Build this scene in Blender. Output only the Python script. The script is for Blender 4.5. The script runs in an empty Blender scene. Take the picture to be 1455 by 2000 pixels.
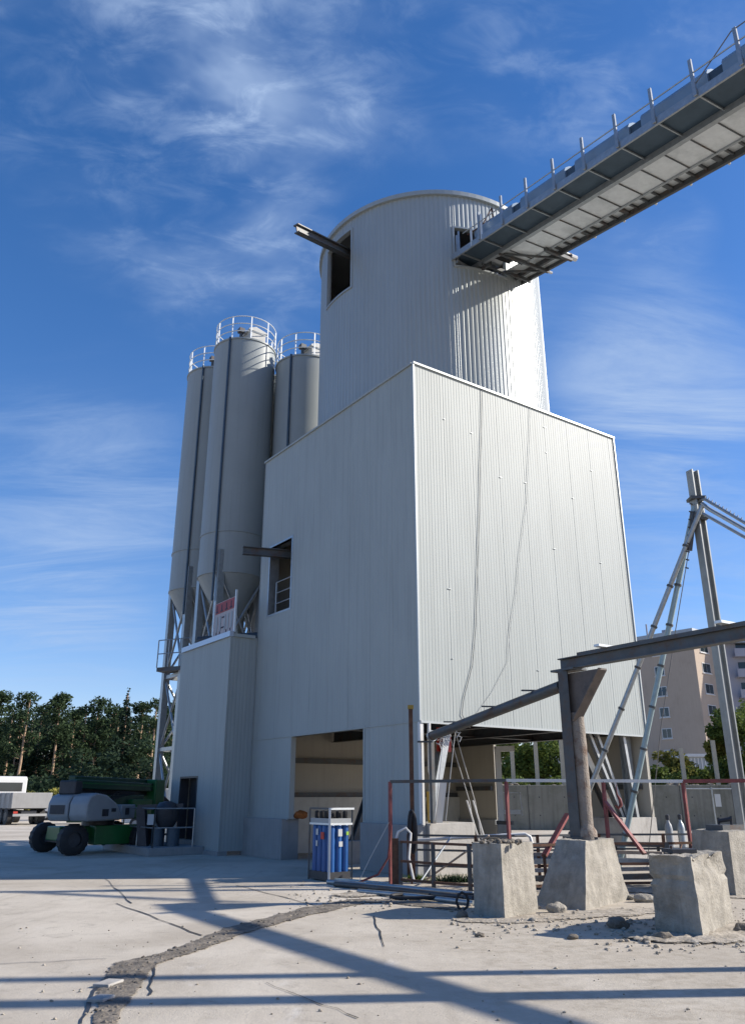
import bpy, bmesh, math, random
from mathutils import Vector, Matrix
R_ = math.radians
V = Vector
random.seed(7)
SC = bpy.context.scene
col = SC.collection

# ---------------------------------------------------------------- camera
PITCH = R_(19.7); FOC = 1550.0; CX, CY = 727.5, 1000.0; EYE = 1.65
cd = bpy.data.cameras.new('camera'); cam = bpy.data.objects.new('camera', cd); col.objects.link(cam)
cam.location = (0, 0, EYE); cam.rotation_euler = (R_(90) + PITCH, 0, 0)
cd.sensor_fit = 'VERTICAL'; cd.sensor_height = 36; cd.lens = 36 * FOC / 2000
cd.clip_start = .05; cd.clip_end = 6000
SC.camera = cam
# ---------------------------------------------------------------- world and sun
SUN_AZ, SUN_EL = 86.0, 30.0
w = bpy.data.worlds.new('World'); SC.world = w; w.use_nodes = True
nt = w.node_tree; nt.nodes.clear()
def wn(t, **k):
    n = nt.nodes.new(t)
    for a, b in k.items(): setattr(n, a, b)
    return n
out = wn('ShaderNodeOutputWorld'); bg = wn('ShaderNodeBackground'); bg.inputs[1].default_value = 0.055
sky = wn('ShaderNodeTexSky', sky_type='NISHITA', sun_disc=False, sun_elevation=R_(SUN_EL), sun_rotation=R_(SUN_AZ),
         altitude=50, air_density=1.0, dust_density=.35, ozone_density=3.0)
tc = wn('ShaderNodeTexCoord')
sep = wn('ShaderNodeSeparateXYZ'); nt.links.new(tc.outputs['Generated'], sep.inputs[0])
def wmath(op, a, b=None, c=None):
    n = wn('ShaderNodeMath', operation=op)
    for i, x in enumerate((a, b, c)):
        if x is None: continue
        if isinstance(x, (int, float)): n.inputs[i].default_value = x
        else: nt.links.new(x, n.inputs[i])
    return n.outputs[0]
zc = wmath('MAXIMUM', wmath('ADD', sep.outputs[2], .16), .05)
px_ = wmath('DIVIDE', sep.outputs[0], zc); py_ = wmath('DIVIDE', sep.outputs[1], zc)
cmb = wn('ShaderNodeCombineXYZ'); nt.links.new(px_, cmb.inputs[0]); nt.links.new(py_, cmb.inputs[1])
def wnoise(rot, scl, scale, det, rough, dist, loc=(0, 0, 0)):
    m = wn('ShaderNodeMapping'); m.inputs['Rotation'].default_value = (0, 0, R_(rot)); m.inputs['Scale'].default_value = scl
    m.inputs['Location'].default_value = loc
    nt.links.new(cmb.outputs[0], m.inputs[0])
    n = wn('ShaderNodeTexNoise'); n.inputs['Scale'].default_value = scale; n.inputs['Detail'].default_value = det
    n.inputs['Roughness'].default_value = rough; n.inputs['Distortion'].default_value = dist
    nt.links.new(m.outputs[0], n.inputs['Vector']); return n.outputs['Fac']
def wramp(x, p0, p1, c0=0., c1=1.):
    r = wn('ShaderNodeMapRange', interpolation_type='SMOOTHSTEP')
    for i, q in enumerate((p0, p1, c0, c1)): r.inputs[i + 1].default_value = q
    nt.links.new(x, r.inputs[0]); return r.outputs[0]
def wdir(x, y):
    u = (x - CX) / FOC; v = (CY - y) / FOC
    return Vector((u, math.cos(PITCH) - v * math.sin(PITCH), math.sin(PITCH) + v * math.cos(PITCH))).normalized()
nrmz = wn('ShaderNodeVectorMath', operation='NORMALIZE'); nt.links.new(tc.outputs['Generated'], nrmz.inputs[0])
def blob(x, y, r0, r1, amt):      # a part of the sky, given by its direction, where cirrus lies; radii in degrees
    d = wn('ShaderNodeVectorMath', operation='DOT_PRODUCT'); nt.links.new(nrmz.outputs[0], d.inputs[0]); d.inputs[1].default_value = wdir(x, y)
    return wramp(d.outputs['Value'], math.cos(R_(r1)), math.cos(R_(r0)), 0, amt)
def addall(l):
    a = l[0]
    for b in l[1:]: a = wmath('ADD', a, b)
    return a
fine = wramp(wnoise(-62, (1.0, 1.75, 1), 8.5, 10, .62, .5), .42, .72)
soft = wramp(wnoise(-40, (1.0, 1.6, 1), 2.6, 5, .55, .2, (5.1, 2.7, 0)), .38, .70)
low = wramp(wnoise(12, (.6, 1.9, 1), 1.7, 10, .66, .7, (.4, 2.2, 0)), .38, .76)
mhi = addall([blob(200, 90, 2, 11, .70), blob(360, 210, 2, 9, .50), blob(620, 110, 2, 9, .45), blob(850, 40, 1, 9, .45), blob(1060, 60, 1, 9, .55), blob(1330, 20, 1, 8, .55), blob(500, 330, 1, 7, .30), blob(30, 250, .5, 3, .5), blob(430, 480, 2, 9, .30), blob(200, 400, 1, 6, .25), blob(560, 560, 1, 6, .35), blob(1290, 470, .5, 4, .35), blob(1130, 180, 1, 6, .40)])
mlo = addall([blob(100, 1030, 3, 12, .55), blob(250, 900, 2, 9, .25), blob(120, 1230, 1, 7, .5), blob(1300, 760, 2, 9, .80), blob(1350, 1030, 3, 12, .55), blob(1150, 620, 2, 9, .25)])
c1 = wmath('MULTIPLY', wmath('ADD', wmath('MULTIPLY', fine, .55), wmath('MULTIPLY', soft, .45)), wmath('MULTIPLY', mhi, wmath('ADD', soft, .25)))
c2 = wmath('MULTIPLY', low, mlo)
veil = wmath('MULTIPLY', mlo, .07)
cl = wmath('MINIMUM', addall([c1, wmath('MULTIPLY', c2, .75), veil]), .8)
hz = wramp(sep.outputs[2], .25, .75, .06, 0.02)           # thin high haze lying low over the horizon
cl2 = wmath('MINIMUM', wmath('ADD', cl, hz), .85)
mix = wn('ShaderNodeMix', data_type='RGBA'); nt.links.new(cl2, mix.inputs[0])
hsv = wn('ShaderNodeHueSaturation'); hsv.inputs['Saturation'].default_value = 1.30; hsv.inputs['Value'].default_value = 1.95
nt.links.new(sky.outputs[0], hsv.inputs['Color'])
tint = wn('ShaderNodeMix', data_type='RGBA', blend_type='MULTIPLY'); tint.inputs[0].default_value = 1; nt.links.new(hsv.outputs[0], tint.inputs[6]); tint.inputs[7].default_value = (1.12, .97, 1.10, 1)
nt.links.new(tint.outputs[2], mix.inputs[6]); mix.inputs[7].default_value = (5.6, 7.4, 10.6, 1)
nt.links.new(mix.outputs[2], bg.inputs[0]); nt.links.new(bg.outputs[0], out.inputs[0])
sd = bpy.data.lights.new('sun', 'SUN'); sd.energy = 5.0; sd.angle = R_(.9); sd.color = (1, .93, .83)
so = bpy.data.objects.new('sun', sd); col.objects.link(so); so.location = (30, 5, 40)
a_, e_ = R_(SUN_AZ), R_(SUN_EL)
SUNV = V((math.sin(a_) * math.cos(e_), math.cos(a_) * math.cos(e_), math.sin(e_)))
so.rotation_euler = SUNV.to_track_quat('Z', 'Y').to_euler()
SC.view_settings.view_transform = 'Standard'; SC.view_settings.look = 'None'
SC.view_settings.exposure = 0.58; SC.view_settings.gamma = 1
SC.cycles.max_bounces = 8; SC.cycles.diffuse_bounces = 4

# ---------------------------------------------------------------- measuring helpers (photo pixel -> place on the site)
def ray(x, y):
    u = (x - CX) / FOC; v = (CY - y) / FOC
    return V((u, math.cos(PITCH) - v * math.sin(PITCH), math.sin(PITCH) + v * math.cos(PITCH)))
def G(x, y, z=0.):
    r = ray(x, y); t = (z - EYE) / r.z; return V((r.x * t, r.y * t, z))
def At(x, y, Y):
    r = ray(x, y); t = Y / r.y; return V((r.x * t, Y, EYE + r.z * t))
C0 = V((1.1, 18.9, 0)); _a = R_(35.3)
LD = V((-math.sin(_a), math.cos(_a), 0)); RD = V((math.cos(_a), math.sin(_a), 0)); UP = V((0, 0, 1))
def B(a, b, z=0.): return C0 + LD * a + RD * b + UP * z

# ---------------------------------------------------------------- materials
MATS = {}; ALB = .74
def mat(name, c=(.5, .5, .5), rough=.6, metal=0., var=.12, vs=3., c2=None, c2s=1.5, c2t=(.5, .65), bump=0., bs=30., streak=0., spec=.5, stretch=(1, 1, 1)):
    if name in MATS: return MATS[name]
    c = tuple(x * ALB for x in c); c2 = c2 and tuple(x * ALB for x in c2)
    m = bpy.data.materials.new(name); m.use_nodes = True; t = m.node_tree; N = t.nodes; Lk = t.links
    p = N['Principled BSDF']; p.inputs['Roughness'].default_value = rough; p.inputs['Metallic'].default_value = metal
    p.inputs['Specular IOR Level'].default_value = spec
    tx = N.new('ShaderNodeTexCoord')
    mp = N.new('ShaderNodeMapping'); mp.inputs['Scale'].default_value = stretch; Lk.new(tx.outputs['Object'], mp.inputs[0])
    n1 = N.new('ShaderNodeTexNoise'); n1.inputs['Scale'].default_value = vs; n1.inputs['Detail'].default_value = 7; n1.inputs['Roughness'].default_value = .62
    Lk.new(mp.outputs[0], n1.inputs['Vector'])
    r = N.new('ShaderNodeValToRGB'); e = r.color_ramp.elements
    e[0].position = .28; e[1].position = .72
    e[0].color = (*[x * (1 - var) for x in c], 1); e[1].color = (*[min(1, x * (1 + var)) for x in c], 1)
    Lk.new(n1.outputs['Fac'], r.inputs[0]); cur = r.outputs[0]
    def mixc(fac, cc, other):
        mx = N.new('ShaderNodeMix'); mx.data_type = 'RGBA'; Lk.new(fac, mx.inputs[0]); Lk.new(cc, mx.inputs[6]); mx.inputs[7].default_value = (*other, 1); return mx.outputs[2]
    if c2:
        n2 = N.new('ShaderNodeTexNoise'); n2.inputs['Scale'].default_value = c2s; n2.inputs['Detail'].default_value = 9; n2.inputs['Roughness'].default_value = .7
        Lk.new(tx.outputs['Object'], n2.inputs['Vector'])
        mr = N.new('ShaderNodeMapRange'); mr.inputs[1].default_value = c2t[0]; mr.inputs[2].default_value = c2t[1]; Lk.new(n2.outputs['Fac'], mr.inputs[0])
        cur = mixc(mr.outputs[0], cur, c2)
    if streak:
        ms = N.new('ShaderNodeMapping'); ms.inputs['Scale'].default_value = (4, 4, .18); Lk.new(tx.outputs['Object'], ms.inputs[0])
        n3 = N.new('ShaderNodeTexNoise'); n3.inputs['Scale'].default_value = 2.2; n3.inputs['Detail'].default_value = 6; Lk.new(ms.outputs[0], n3.inputs['Vector'])
        mr = N.new('ShaderNodeMapRange'); mr.inputs[1].default_value = .48; mr.inputs[2].default_value = .75; mr.inputs[4].default_value = streak; Lk.new(n3.outputs['Fac'], mr.inputs[0])
        cur = mixc(mr.outputs[0], cur, tuple(x * .45 for x in c))
    Lk.new(cur, p.inputs['Base Color'])
    if bump:
        nb = N.new('ShaderNodeTexNoise'); nb.inputs['Scale'].default_value = bs; nb.inputs['Detail'].default_value = 6; Lk.new(mp.outputs[0], nb.inputs['Vector'])
        b = N.new('ShaderNodeBump'); b.inputs['Strength'].default_value = min(1, bump); b.inputs['Distance'].default_value = .02
        Lk.new(nb.outputs['Fac'], b.inputs['Height']); Lk.new(b.outputs[0], p.inputs['Normal'])
    MATS[name] = m; return m
M = {}
M['clad'] = mat('silver_cladding', (.425, .465, .452), .55, .0, .05, .9, streak=.22, bump=.12, bs=.9, spec=.3, stretch=(1, 1, .45))
M['tower'] = mat('ribbed_silver_sheet', (.43, .47, .47), .42, .22, .05, 1.0, streak=.12, bump=.08, bs=1.5, stretch=(1, 1, .3))
M['clad_in'] = mat('inner_panel_sheet', (.50, .47, .40), .6, 0, .06, 1.0, streak=.15)
M['trim'] = mat('white_flashing', (.50, .54, .54), .4, .2, .03)
M['coping'] = mat('pale_blue_flashing', (.62, .70, .80), .35, .3, .03)
M['silo'] = mat('silo_paint', (.38, .415, .41), .5, 0, .04, .8, streak=.14, spec=.3)
M['galv'] = mat('galvanised_steel', (.46, .49, .50), .42, .65, .16, 9., streak=.1)
M['galvl'] = mat('bright_galvanised_steel', (.86, .90, .90), .4, .25, .10, 5., c2=(.66, .70, .70), c2s=1.1)
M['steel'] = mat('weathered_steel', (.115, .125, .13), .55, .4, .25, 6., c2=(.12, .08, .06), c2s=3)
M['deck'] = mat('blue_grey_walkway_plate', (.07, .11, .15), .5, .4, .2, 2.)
M['mast'] = mat('dull_galvanised_mast', (.38, .40, .395), .5, .4, .15, 5., streak=.2)
M['hood'] = mat('blue_grey_hood_sheet', (.26, .36, .46), .45, .3, .1, 2.)
M['dark'] = mat('black_rubber', (.022, .022, .024), .7, 0, .3, 8.)
M['darks'] = mat('dark_machine_paint', (.05, .052, .06), .5, .2, .3, 5.)
M['conc'] = mat('precast_concrete', (.42, .39, .33), .9, 0, .2, 7., c2=(.24, .22, .18), c2s=2.6, c2t=(.48, .72), bump=.8, bs=34, streak=.45)
M['concl'] = mat('pale_concrete', (.50, .48, .44), .9, 0, .1, 2.5, c2=(.36, .34, .31), c2s=1.5, bump=.3, bs=20, streak=.3)
M['concd'] = mat('grey_plinth_concrete', (.33, .34, .34), .85, 0, .1, 2., bump=.2, bs=16, streak=.25)
M['concw'] = mat('stained_wall_concrete', (.27, .265, .225), .9, 0, .15, .6, c2=(.17, .17, .13), c2s=.9, c2t=(.45, .7), bump=.3, bs=5, streak=.5)
M['red'] = mat('faded_red_paint', (.26, .06, .06), .6, .1, .25, 8., c2=(.17, .06, .04), c2s=5)
M['redb'] = mat('bright_red_sheet', (.55, .04, .02), .5, 0, .1)
M['rust'] = mat('rusty_steel', (.15, .075, .045), .8, .2, .4, 10., bump=.3, bs=60)
M['rustpipe'] = mat('cement_crusted_column', (.34, .29, .24), .9, 0, .2, 5., c2=(.20, .12, .08), c2s=4, c2t=(.52, .66), bump=.9, bs=34, streak=.4)
M['green'] = mat('green_machine_paint', (.012, .14, .03), .42, 0, .18, 4.)
M['greend'] = mat('dark_green_machine_paint', (.008, .06, .028), .45, .1, .2, 4.)
M['grey'] = mat('light_grey_plastic', (.36, .38, .39), .45, 0, .08, 3.)
M['white'] = mat('white_paint', (.78, .78, .76), .45, 0, .05, 4.)
M['whited'] = mat('dusty_white_paint', (.62, .62, .58), .6, 0, .1, 4., streak=.2)
M['body'] = mat('grey_steel_tipper_body', (.42, .42, .41), .55, .2, .08, 2., streak=.2)
M['blue'] = mat('blue_cylinder_paint', (.01, .10, .34), .4, 0, .12, 5.)
M['yellow'] = mat('dull_yellow_paint', (.42, .28, .04), .6, 0, .2, 6.)
M['gusset'] = mat('brown_grey_gusset', (.17, .14, .12), .7, .2, .2, 5., c2=(.10, .09, .085), c2s=3)
M['ltblue'] = mat('pale_blue_steel', (.36, .48, .52), .45, .3, .15, 6.)
M['glass'] = mat('window_glass', (.03, .045, .055), .08, 0, .2, 1.)
M['beige'] = mat('apricot_render', (.57, .46, .36), .9, 0, .05, .6, c2=(.50, .40, .31), c2s=.3, streak=.15)
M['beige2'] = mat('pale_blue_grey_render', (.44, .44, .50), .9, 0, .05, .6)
M['roofgrey'] = mat('grey_roof_sheet', (.45, .48, .50), .5, .3, .08, 2.)
M['post'] = mat('beige_concrete_post', (.52, .48, .38), .85, 0, .1, 4.)
M['bark'] = mat('pine_bark', (.50, .34, .22), .9, 0, .3, 4., bump=.5, bs=12, stretch=(1, 1, .3))
M['barkd'] = mat('brown_bark', (.14, .11, .08), .9, 0, .3, 4.)
M['rope'] = mat('grey_cable', (.20, .20, .20), .7, 0, .1)
M['ropel'] = mat('pale_rope', (.62, .62, .60), .8, 0, .1)
M['sign'] = mat('pale_banner_cloth', (.55, .50, .50), .7, 0, .06)
M['signred'] = mat('banner_red', (.42, .09, .10), .7, 0, .08)
M['signdk'] = mat('banner_dark_print', (.05, .04, .07), .7, 0, .08)
M['pinkw'] = mat('pinkish_timber', (.40, .32, .25), .8, 0, .2, 8.)
M['stick'] = mat('pale_sticker', (.6, .62, .62), .5, 0, .03)
M['stickg'] = mat('lime_sticker', (.35, .6, .05), .5, 0, .03)
M['orange'] = mat('orange_webbing', (.45, .13, .02), .7, 0, .3, 20.)
def leafmat(name, c, var=.35):
    m = bpy.data.materials.new(name); m.use_nodes = True; t = m.node_tree; N = t.nodes; Lk = t.links; p = N['Principled BSDF']
    p.inputs['Roughness'].default_value = .6; p.inputs['Specular IOR Level'].default_value = .08
    g = N.new('ShaderNodeNewGeometry'); oi = N.new('ShaderNodeObjectInfo')
    ad = N.new('ShaderNodeMath'); ad.operation = 'ADD'; Lk.new(g.outputs['Random Per Island'], ad.inputs[0]); Lk.new(oi.outputs['Random'], ad.inputs[1])
    ha = N.new('ShaderNodeMath'); ha.operation = 'MULTIPLY'; ha.inputs[1].default_value = .5; Lk.new(ad.outputs[0], ha.inputs[0])
    r = N.new('ShaderNodeValToRGB'); e = r.color_ramp.elements
    e[0].color = (*[x * (1 - var) for x in c], 1); e[1].color = (c[0] * (1 + var * 1.6), c[1] * (1 + var), c[2] * (1 + var * .5), 1)
    Lk.new(ha.outputs[0], r.inputs[0]); Lk.new(r.outputs[0], p.inputs['Base Color'])
    tr = N.new('ShaderNodeBsdfTranslucent'); Lk.new(r.outputs[0], tr.inputs[0])
    mx = N.new('ShaderNodeMixShader'); mx.inputs[0].default_value = .3; Lk.new(p.outputs[0], mx.inputs[1]); Lk.new(tr.outputs[0], mx.inputs[2])
    Lk.new(mx.outputs[0], N['Material Output'].inputs[0]); return m
M['needle'] = leafmat('pine_needles', (.044, .076, .040))
M['needled'] = leafmat('spruce_needles', (.028, .052, .032))
M['leaf'] = leafmat('broad_leaves', (.085, .13, .035))
M['leafy'] = leafmat('yellowing_leaves', (.17, .18, .05))
M['weed'] = leafmat('weeds', (.10, .16, .04))

# ---------------------------------------------------------------- mesh helpers
class MB:
    def __init__(s): s.v = []; s.f = []
    def add(s, vs, fs):
        o = len(s.v); s.v += [V(x) for x in vs]; s.f += [tuple(i + o for i in f) for f in fs]; return s
    def hexa(s, p):   # 4 bottom + 4 top
        return s.add(p, [(0, 3, 2, 1), (4, 5, 6, 7), (0, 1, 5, 4), (1, 2, 6, 5), (2, 3, 7, 6), (3, 0, 4, 7)])
    def obox(s, o, X, Y, Z):   # origin corner and three edge vectors
        o = V(o); X = V(X); Y = V(Y); Z = V(Z)
        return s.hexa([o, o + X, o + X + Y, o + Y, o + Z, o + X + Z, o + X + Y + Z, o + Y + Z])
    def cbox(s, c, X, Y, Z):
        X = V(X); Y = V(Y); Z = V(Z); return s.obox(V(c) - X / 2 - Y / 2 - Z / 2, X, Y, Z)
    def box(s, x0, x1, y0, y1, z0, z1): return s.obox((x0, y0, z0), (x1 - x0, 0, 0), (0, y1 - y0, 0), (0, 0, z1 - z0))
    def frame(s, a, b, up=UP):
        d = (V(b) - V(a)).normalized(); u = V(up)
        if abs(d.dot(u)) > .98: u = V((0, 1, 0))
        x = d.cross(u).normalized(); return d, x, x.cross(d)
    def bar(s, a, b, wd, ht, up=UP):
        d, x, y = s.frame(a, b, up); a = V(a); b = V(b)
        q = [x * (i * wd / 2) + y * (j * ht / 2) for i, j in ((-1, -1), (1, -1), (1, 1), (-1, 1))]
        return s.hexa([a + k for k in q] + [b + k for k in q])
    def ibeam(s, a, b, wd, ht, th=.018, up=UP):
        d, x, y = s.frame(a, b, up)
        off = y * (ht / 2 - th / 2)
        s.bar(V(a) + off, V(b) + off, wd, th, up); s.bar(V(a) - off, V(b) - off, wd, th, up)
        s.bar(a, b, th, ht - 2 * th, up); return s
    def tube(s, pts, r, n=10, cap=True):
        pts = [V(p) for p in pts]; m = len(pts); o = len(s.v)
        rs = r if isinstance(r, (list, tuple)) else [r] * m
        px = None
        for i, p in enumerate(pts):
            d = (pts[min(i + 1, m - 1)] - pts[max(i - 1, 0)]).normalized()
            if px is None:
                u = UP if abs(d.z) < .95 else V((0, 1, 0)); x = d.cross(u).normalized()
            else: x = (px - d * px.dot(d)).normalized()
            px = x; y = x.cross(d)
            for k in range(n):
                t = 2 * math.pi * k / n; s.v.append(p + (x * math.cos(t) + y * math.sin(t)) * rs[i])
        for i in range(m - 1):
            for k in range(n):
                k2 = (k + 1) % n; s.f.append((o + i * n + k, o + i * n + k2, o + (i + 1) * n + k2, o + (i + 1) * n + k))
        if cap: s.f.append(tuple(o + k for k in range(n))); s.f.append(tuple(o + (m - 1) * n + k for k in reversed(range(n))))
        return s
    def lathe(s, c, prof, n=40, a0=0, a1=360, cap=False):   # prof list of (r,z)
        c = V(c); o = len(s.v); full = abs(a1 - a0) >= 359.9; cols = n if full else n + 1
        for r, z in prof:
            for k in range(cols):
                t = R_(a0 + (a1 - a0) * k / n); s.v.append(c + V((math.sin(t) * r, math.cos(t) * r, z)))
        for i in range(len(prof) - 1):
            for k in range(n):
                k2 = (k + 1) % cols; s.f.append((o + i * cols + k, o + i * cols + k2, o + (i + 1) * cols + k2, o + (i + 1) * cols + k))
        if cap:
            s.f.append(tuple(o + k for k in range(cols))); s.f.append(tuple(o + (len(prof) - 1) * cols + k for k in range(cols)))
        return s
    def prism(s, poly, ext):   # planar polygon extruded along a vector
        n = len(poly); p = [V(x) for x in poly]; e = V(ext)
        return s.add(p + [x + e for x in p], [tuple(range(n))] + [tuple(range(2 * n - 1, n - 1, -1))] + [(i, (i + 1) % n, (i + 1) % n + n, i + n) for i in range(n)])
def thing(name, label, cat, loc=(0, 0, 0), group=None, rotz=0, kind=None):
    o = bpy.data.objects.new(name, None); col.objects.link(o); o.location = loc; o.rotation_euler = (0, 0, rotz); o.empty_display_size = .3
    tag(o, label, cat, group, kind); return o
def tag(o, label=None, cat=None, group=None, kind=None):
    if label: o['label'] = label
    if cat: o['category'] = cat
    if group: o['group'] = group
    if kind: o['kind'] = kind
    return o
def part(name, mb, m, parent=None, smooth=False, label=None, world=True, bevel=0):
    off = V((0, 0, 0))
    if parent is not None and world:
        q = parent
        while q.parent: q = q.parent
        off = V(q.location)
    me = bpy.data.meshes.new(name); me.from_pydata([tuple(x - off) for x in mb.v], [], mb.f); me.update()
    bm = bmesh.new(); bm.from_mesh(me)
    bmesh.ops.recalc_face_normals(bm, faces=bm.faces); bm.to_mesh(me); bm.free()
    if smooth:
        for p in me.polygons: p.use_smooth = True
        try: me.set_sharp_from_angle(angle=R_(40))
        except Exception: pass
    me.materials.append(M[m] if isinstance(m, str) else m)
    o = bpy.data.objects.new(name, me); col.objects.link(o)
    if parent is not None: o.parent = parent
    if label: o['label'] = label
    if bevel:
        b = o.modifiers.new('bevel', 'BEVEL'); b.width = bevel; b.segments = 2; b.limit_method = 'ANGLE'
    return o
def single(name, mb, m, label, cat, loc, smooth=False, group=None, bevel=0, kind=None):
    off = V(loc)
    mb.v = [x - off for x in mb.v]
    o = part(name, mb, m, None, smooth, world=False, bevel=bevel); o.location = off
    return tag(o, label, cat, group, kind)
def copy_tree(o, parent=None):
    c = o.copy(); col.objects.link(c)
    if parent is not None: c.parent = parent
    for ch in list(o.children): copy_tree(ch, c)
    return c
def struct(name, mb, m, smooth=False):
    o = part(name, mb, m, None, smooth); o['kind'] = 'structure'; return o

# ribbed sheet between plan points p0 -> p1, n = outward normal; openings = [(x0,x1,z0,z1)]
def ribbed(p0, p1, z0, z1, n, pitch=.125, depth=.012, openings=(), joint=1.0, jd=.004):
    p0 = V(p0); p1 = V(p1); Ln = (p1 - p0).length; d = (p1 - p0) / Ln; mb = MB()
    xs = [];  k = 0; x = 0.
    while x < Ln - 1e-4:
        w1 = pitch * .62; jn = joint and k % round(joint / pitch) == 0 and k > 0
        if jn: xs += [(x, -jd), (x + .014, -jd), (x + .018, depth), (x + w1, depth)]
        else: xs += [(x, 0), (x + .02, depth), (x + w1, depth)]
        xs += [(x + w1 + .02, 0)]
        x += pitch; k += 1
    xs = [q for q in xs if q[0] < Ln - .002] + [(Ln, 0)]
    for a, b, c, e in openings: xs += [(a, 0), (b, 0)]
    xs.sort(key=lambda q: q[0])
    ys = []
    for q in xs:
        if not ys or q[0] - ys[-1][0] > .0015: ys.append(q)
    for (xa, da), (xb, db) in zip(ys[:-1], ys[1:]):
        xm = (xa + xb) / 2; iv = [(z0, z1)]
        for a, b, c, e in openings:
            if a < xm < b:
                nv = []
                for u, v_ in iv:
                    if e <= u or c >= v_: nv.append((u, v_)); continue
                    if c > u: nv.append((u, c))
                    if e < v_: nv.append((e, v_))
                iv = nv
        A = p0 + d * xa + n * da; Bq = p0 + d * xb + n * db
        for u, v_ in iv: mb.add([A + UP * u, Bq + UP * u, Bq + UP * v_, A + UP * v_], [(0, 1, 2, 3)])
    return mb
def panels(p0, p1, z0, z1, n, t0, t1, openings=()):   # solid slabs around openings, between offsets t0 and t1 along n
    p0 = V(p0); p1 = V(p1); Ln = (p1 - p0).length; d = (p1 - p0) / Ln; mb = MB(); ops = sorted(openings)
    def blk(xa, xb, za, zb):
        if xb - xa > .005 and zb - za > .005: mb.obox(p0 + d * xa + n * t0 + UP * za, d * (xb - xa), n * (t1 - t0), UP * (zb - za))
    x = 0.
    for a, b, c, e in ops:
        blk(x, a, z0, z1); blk(a, b, z0, c); blk(a, b, e, z1); x = b
    blk(x, Ln, z0, z1); return mb
def jamb(p0, p1, n, op, wd=.06, dp=.16, pr=.02, sill=True):
    p0 = V(p0); p1 = V(p1); d = (p1 - p0).normalized(); a, b, c, e = op; mb = MB()
    o = n * pr; D = -n * dp
    mb.obox(p0 + d * (a - wd * .3) + o + UP * c, d * wd, D, UP * (e - c)); mb.obox(p0 + d * (b - wd * .7) + o + UP * c, d * wd, D, UP * (e - c))
    mb.obox(p0 + d * (a - wd * .3) + o + UP * e, d * (b - a + wd * .6), D, UP * wd)
    if sill: mb.obox(p0 + d * (a - wd * .3) + o + UP * (c - wd), d * (b - a + wd * .6), D, UP * wd)
    return mb
def guardrail(pts, h=1.05, r=.02, rails=(1., .52), step=1.4, mb=None):
    mb = mb or MB()
    for a, b in zip(pts[:-1], pts[1:]):
        a = V(a); b = V(b); n = max(1, round((b - a).length / step))
        for k in range(n + 1): q = a.lerp(b, k / n); mb.tube([q, q + UP * h], r, 6)
        for q in rails: mb.tube([a + UP * h * q, b + UP * h * q], r * .9, 6)
    return mb

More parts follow.
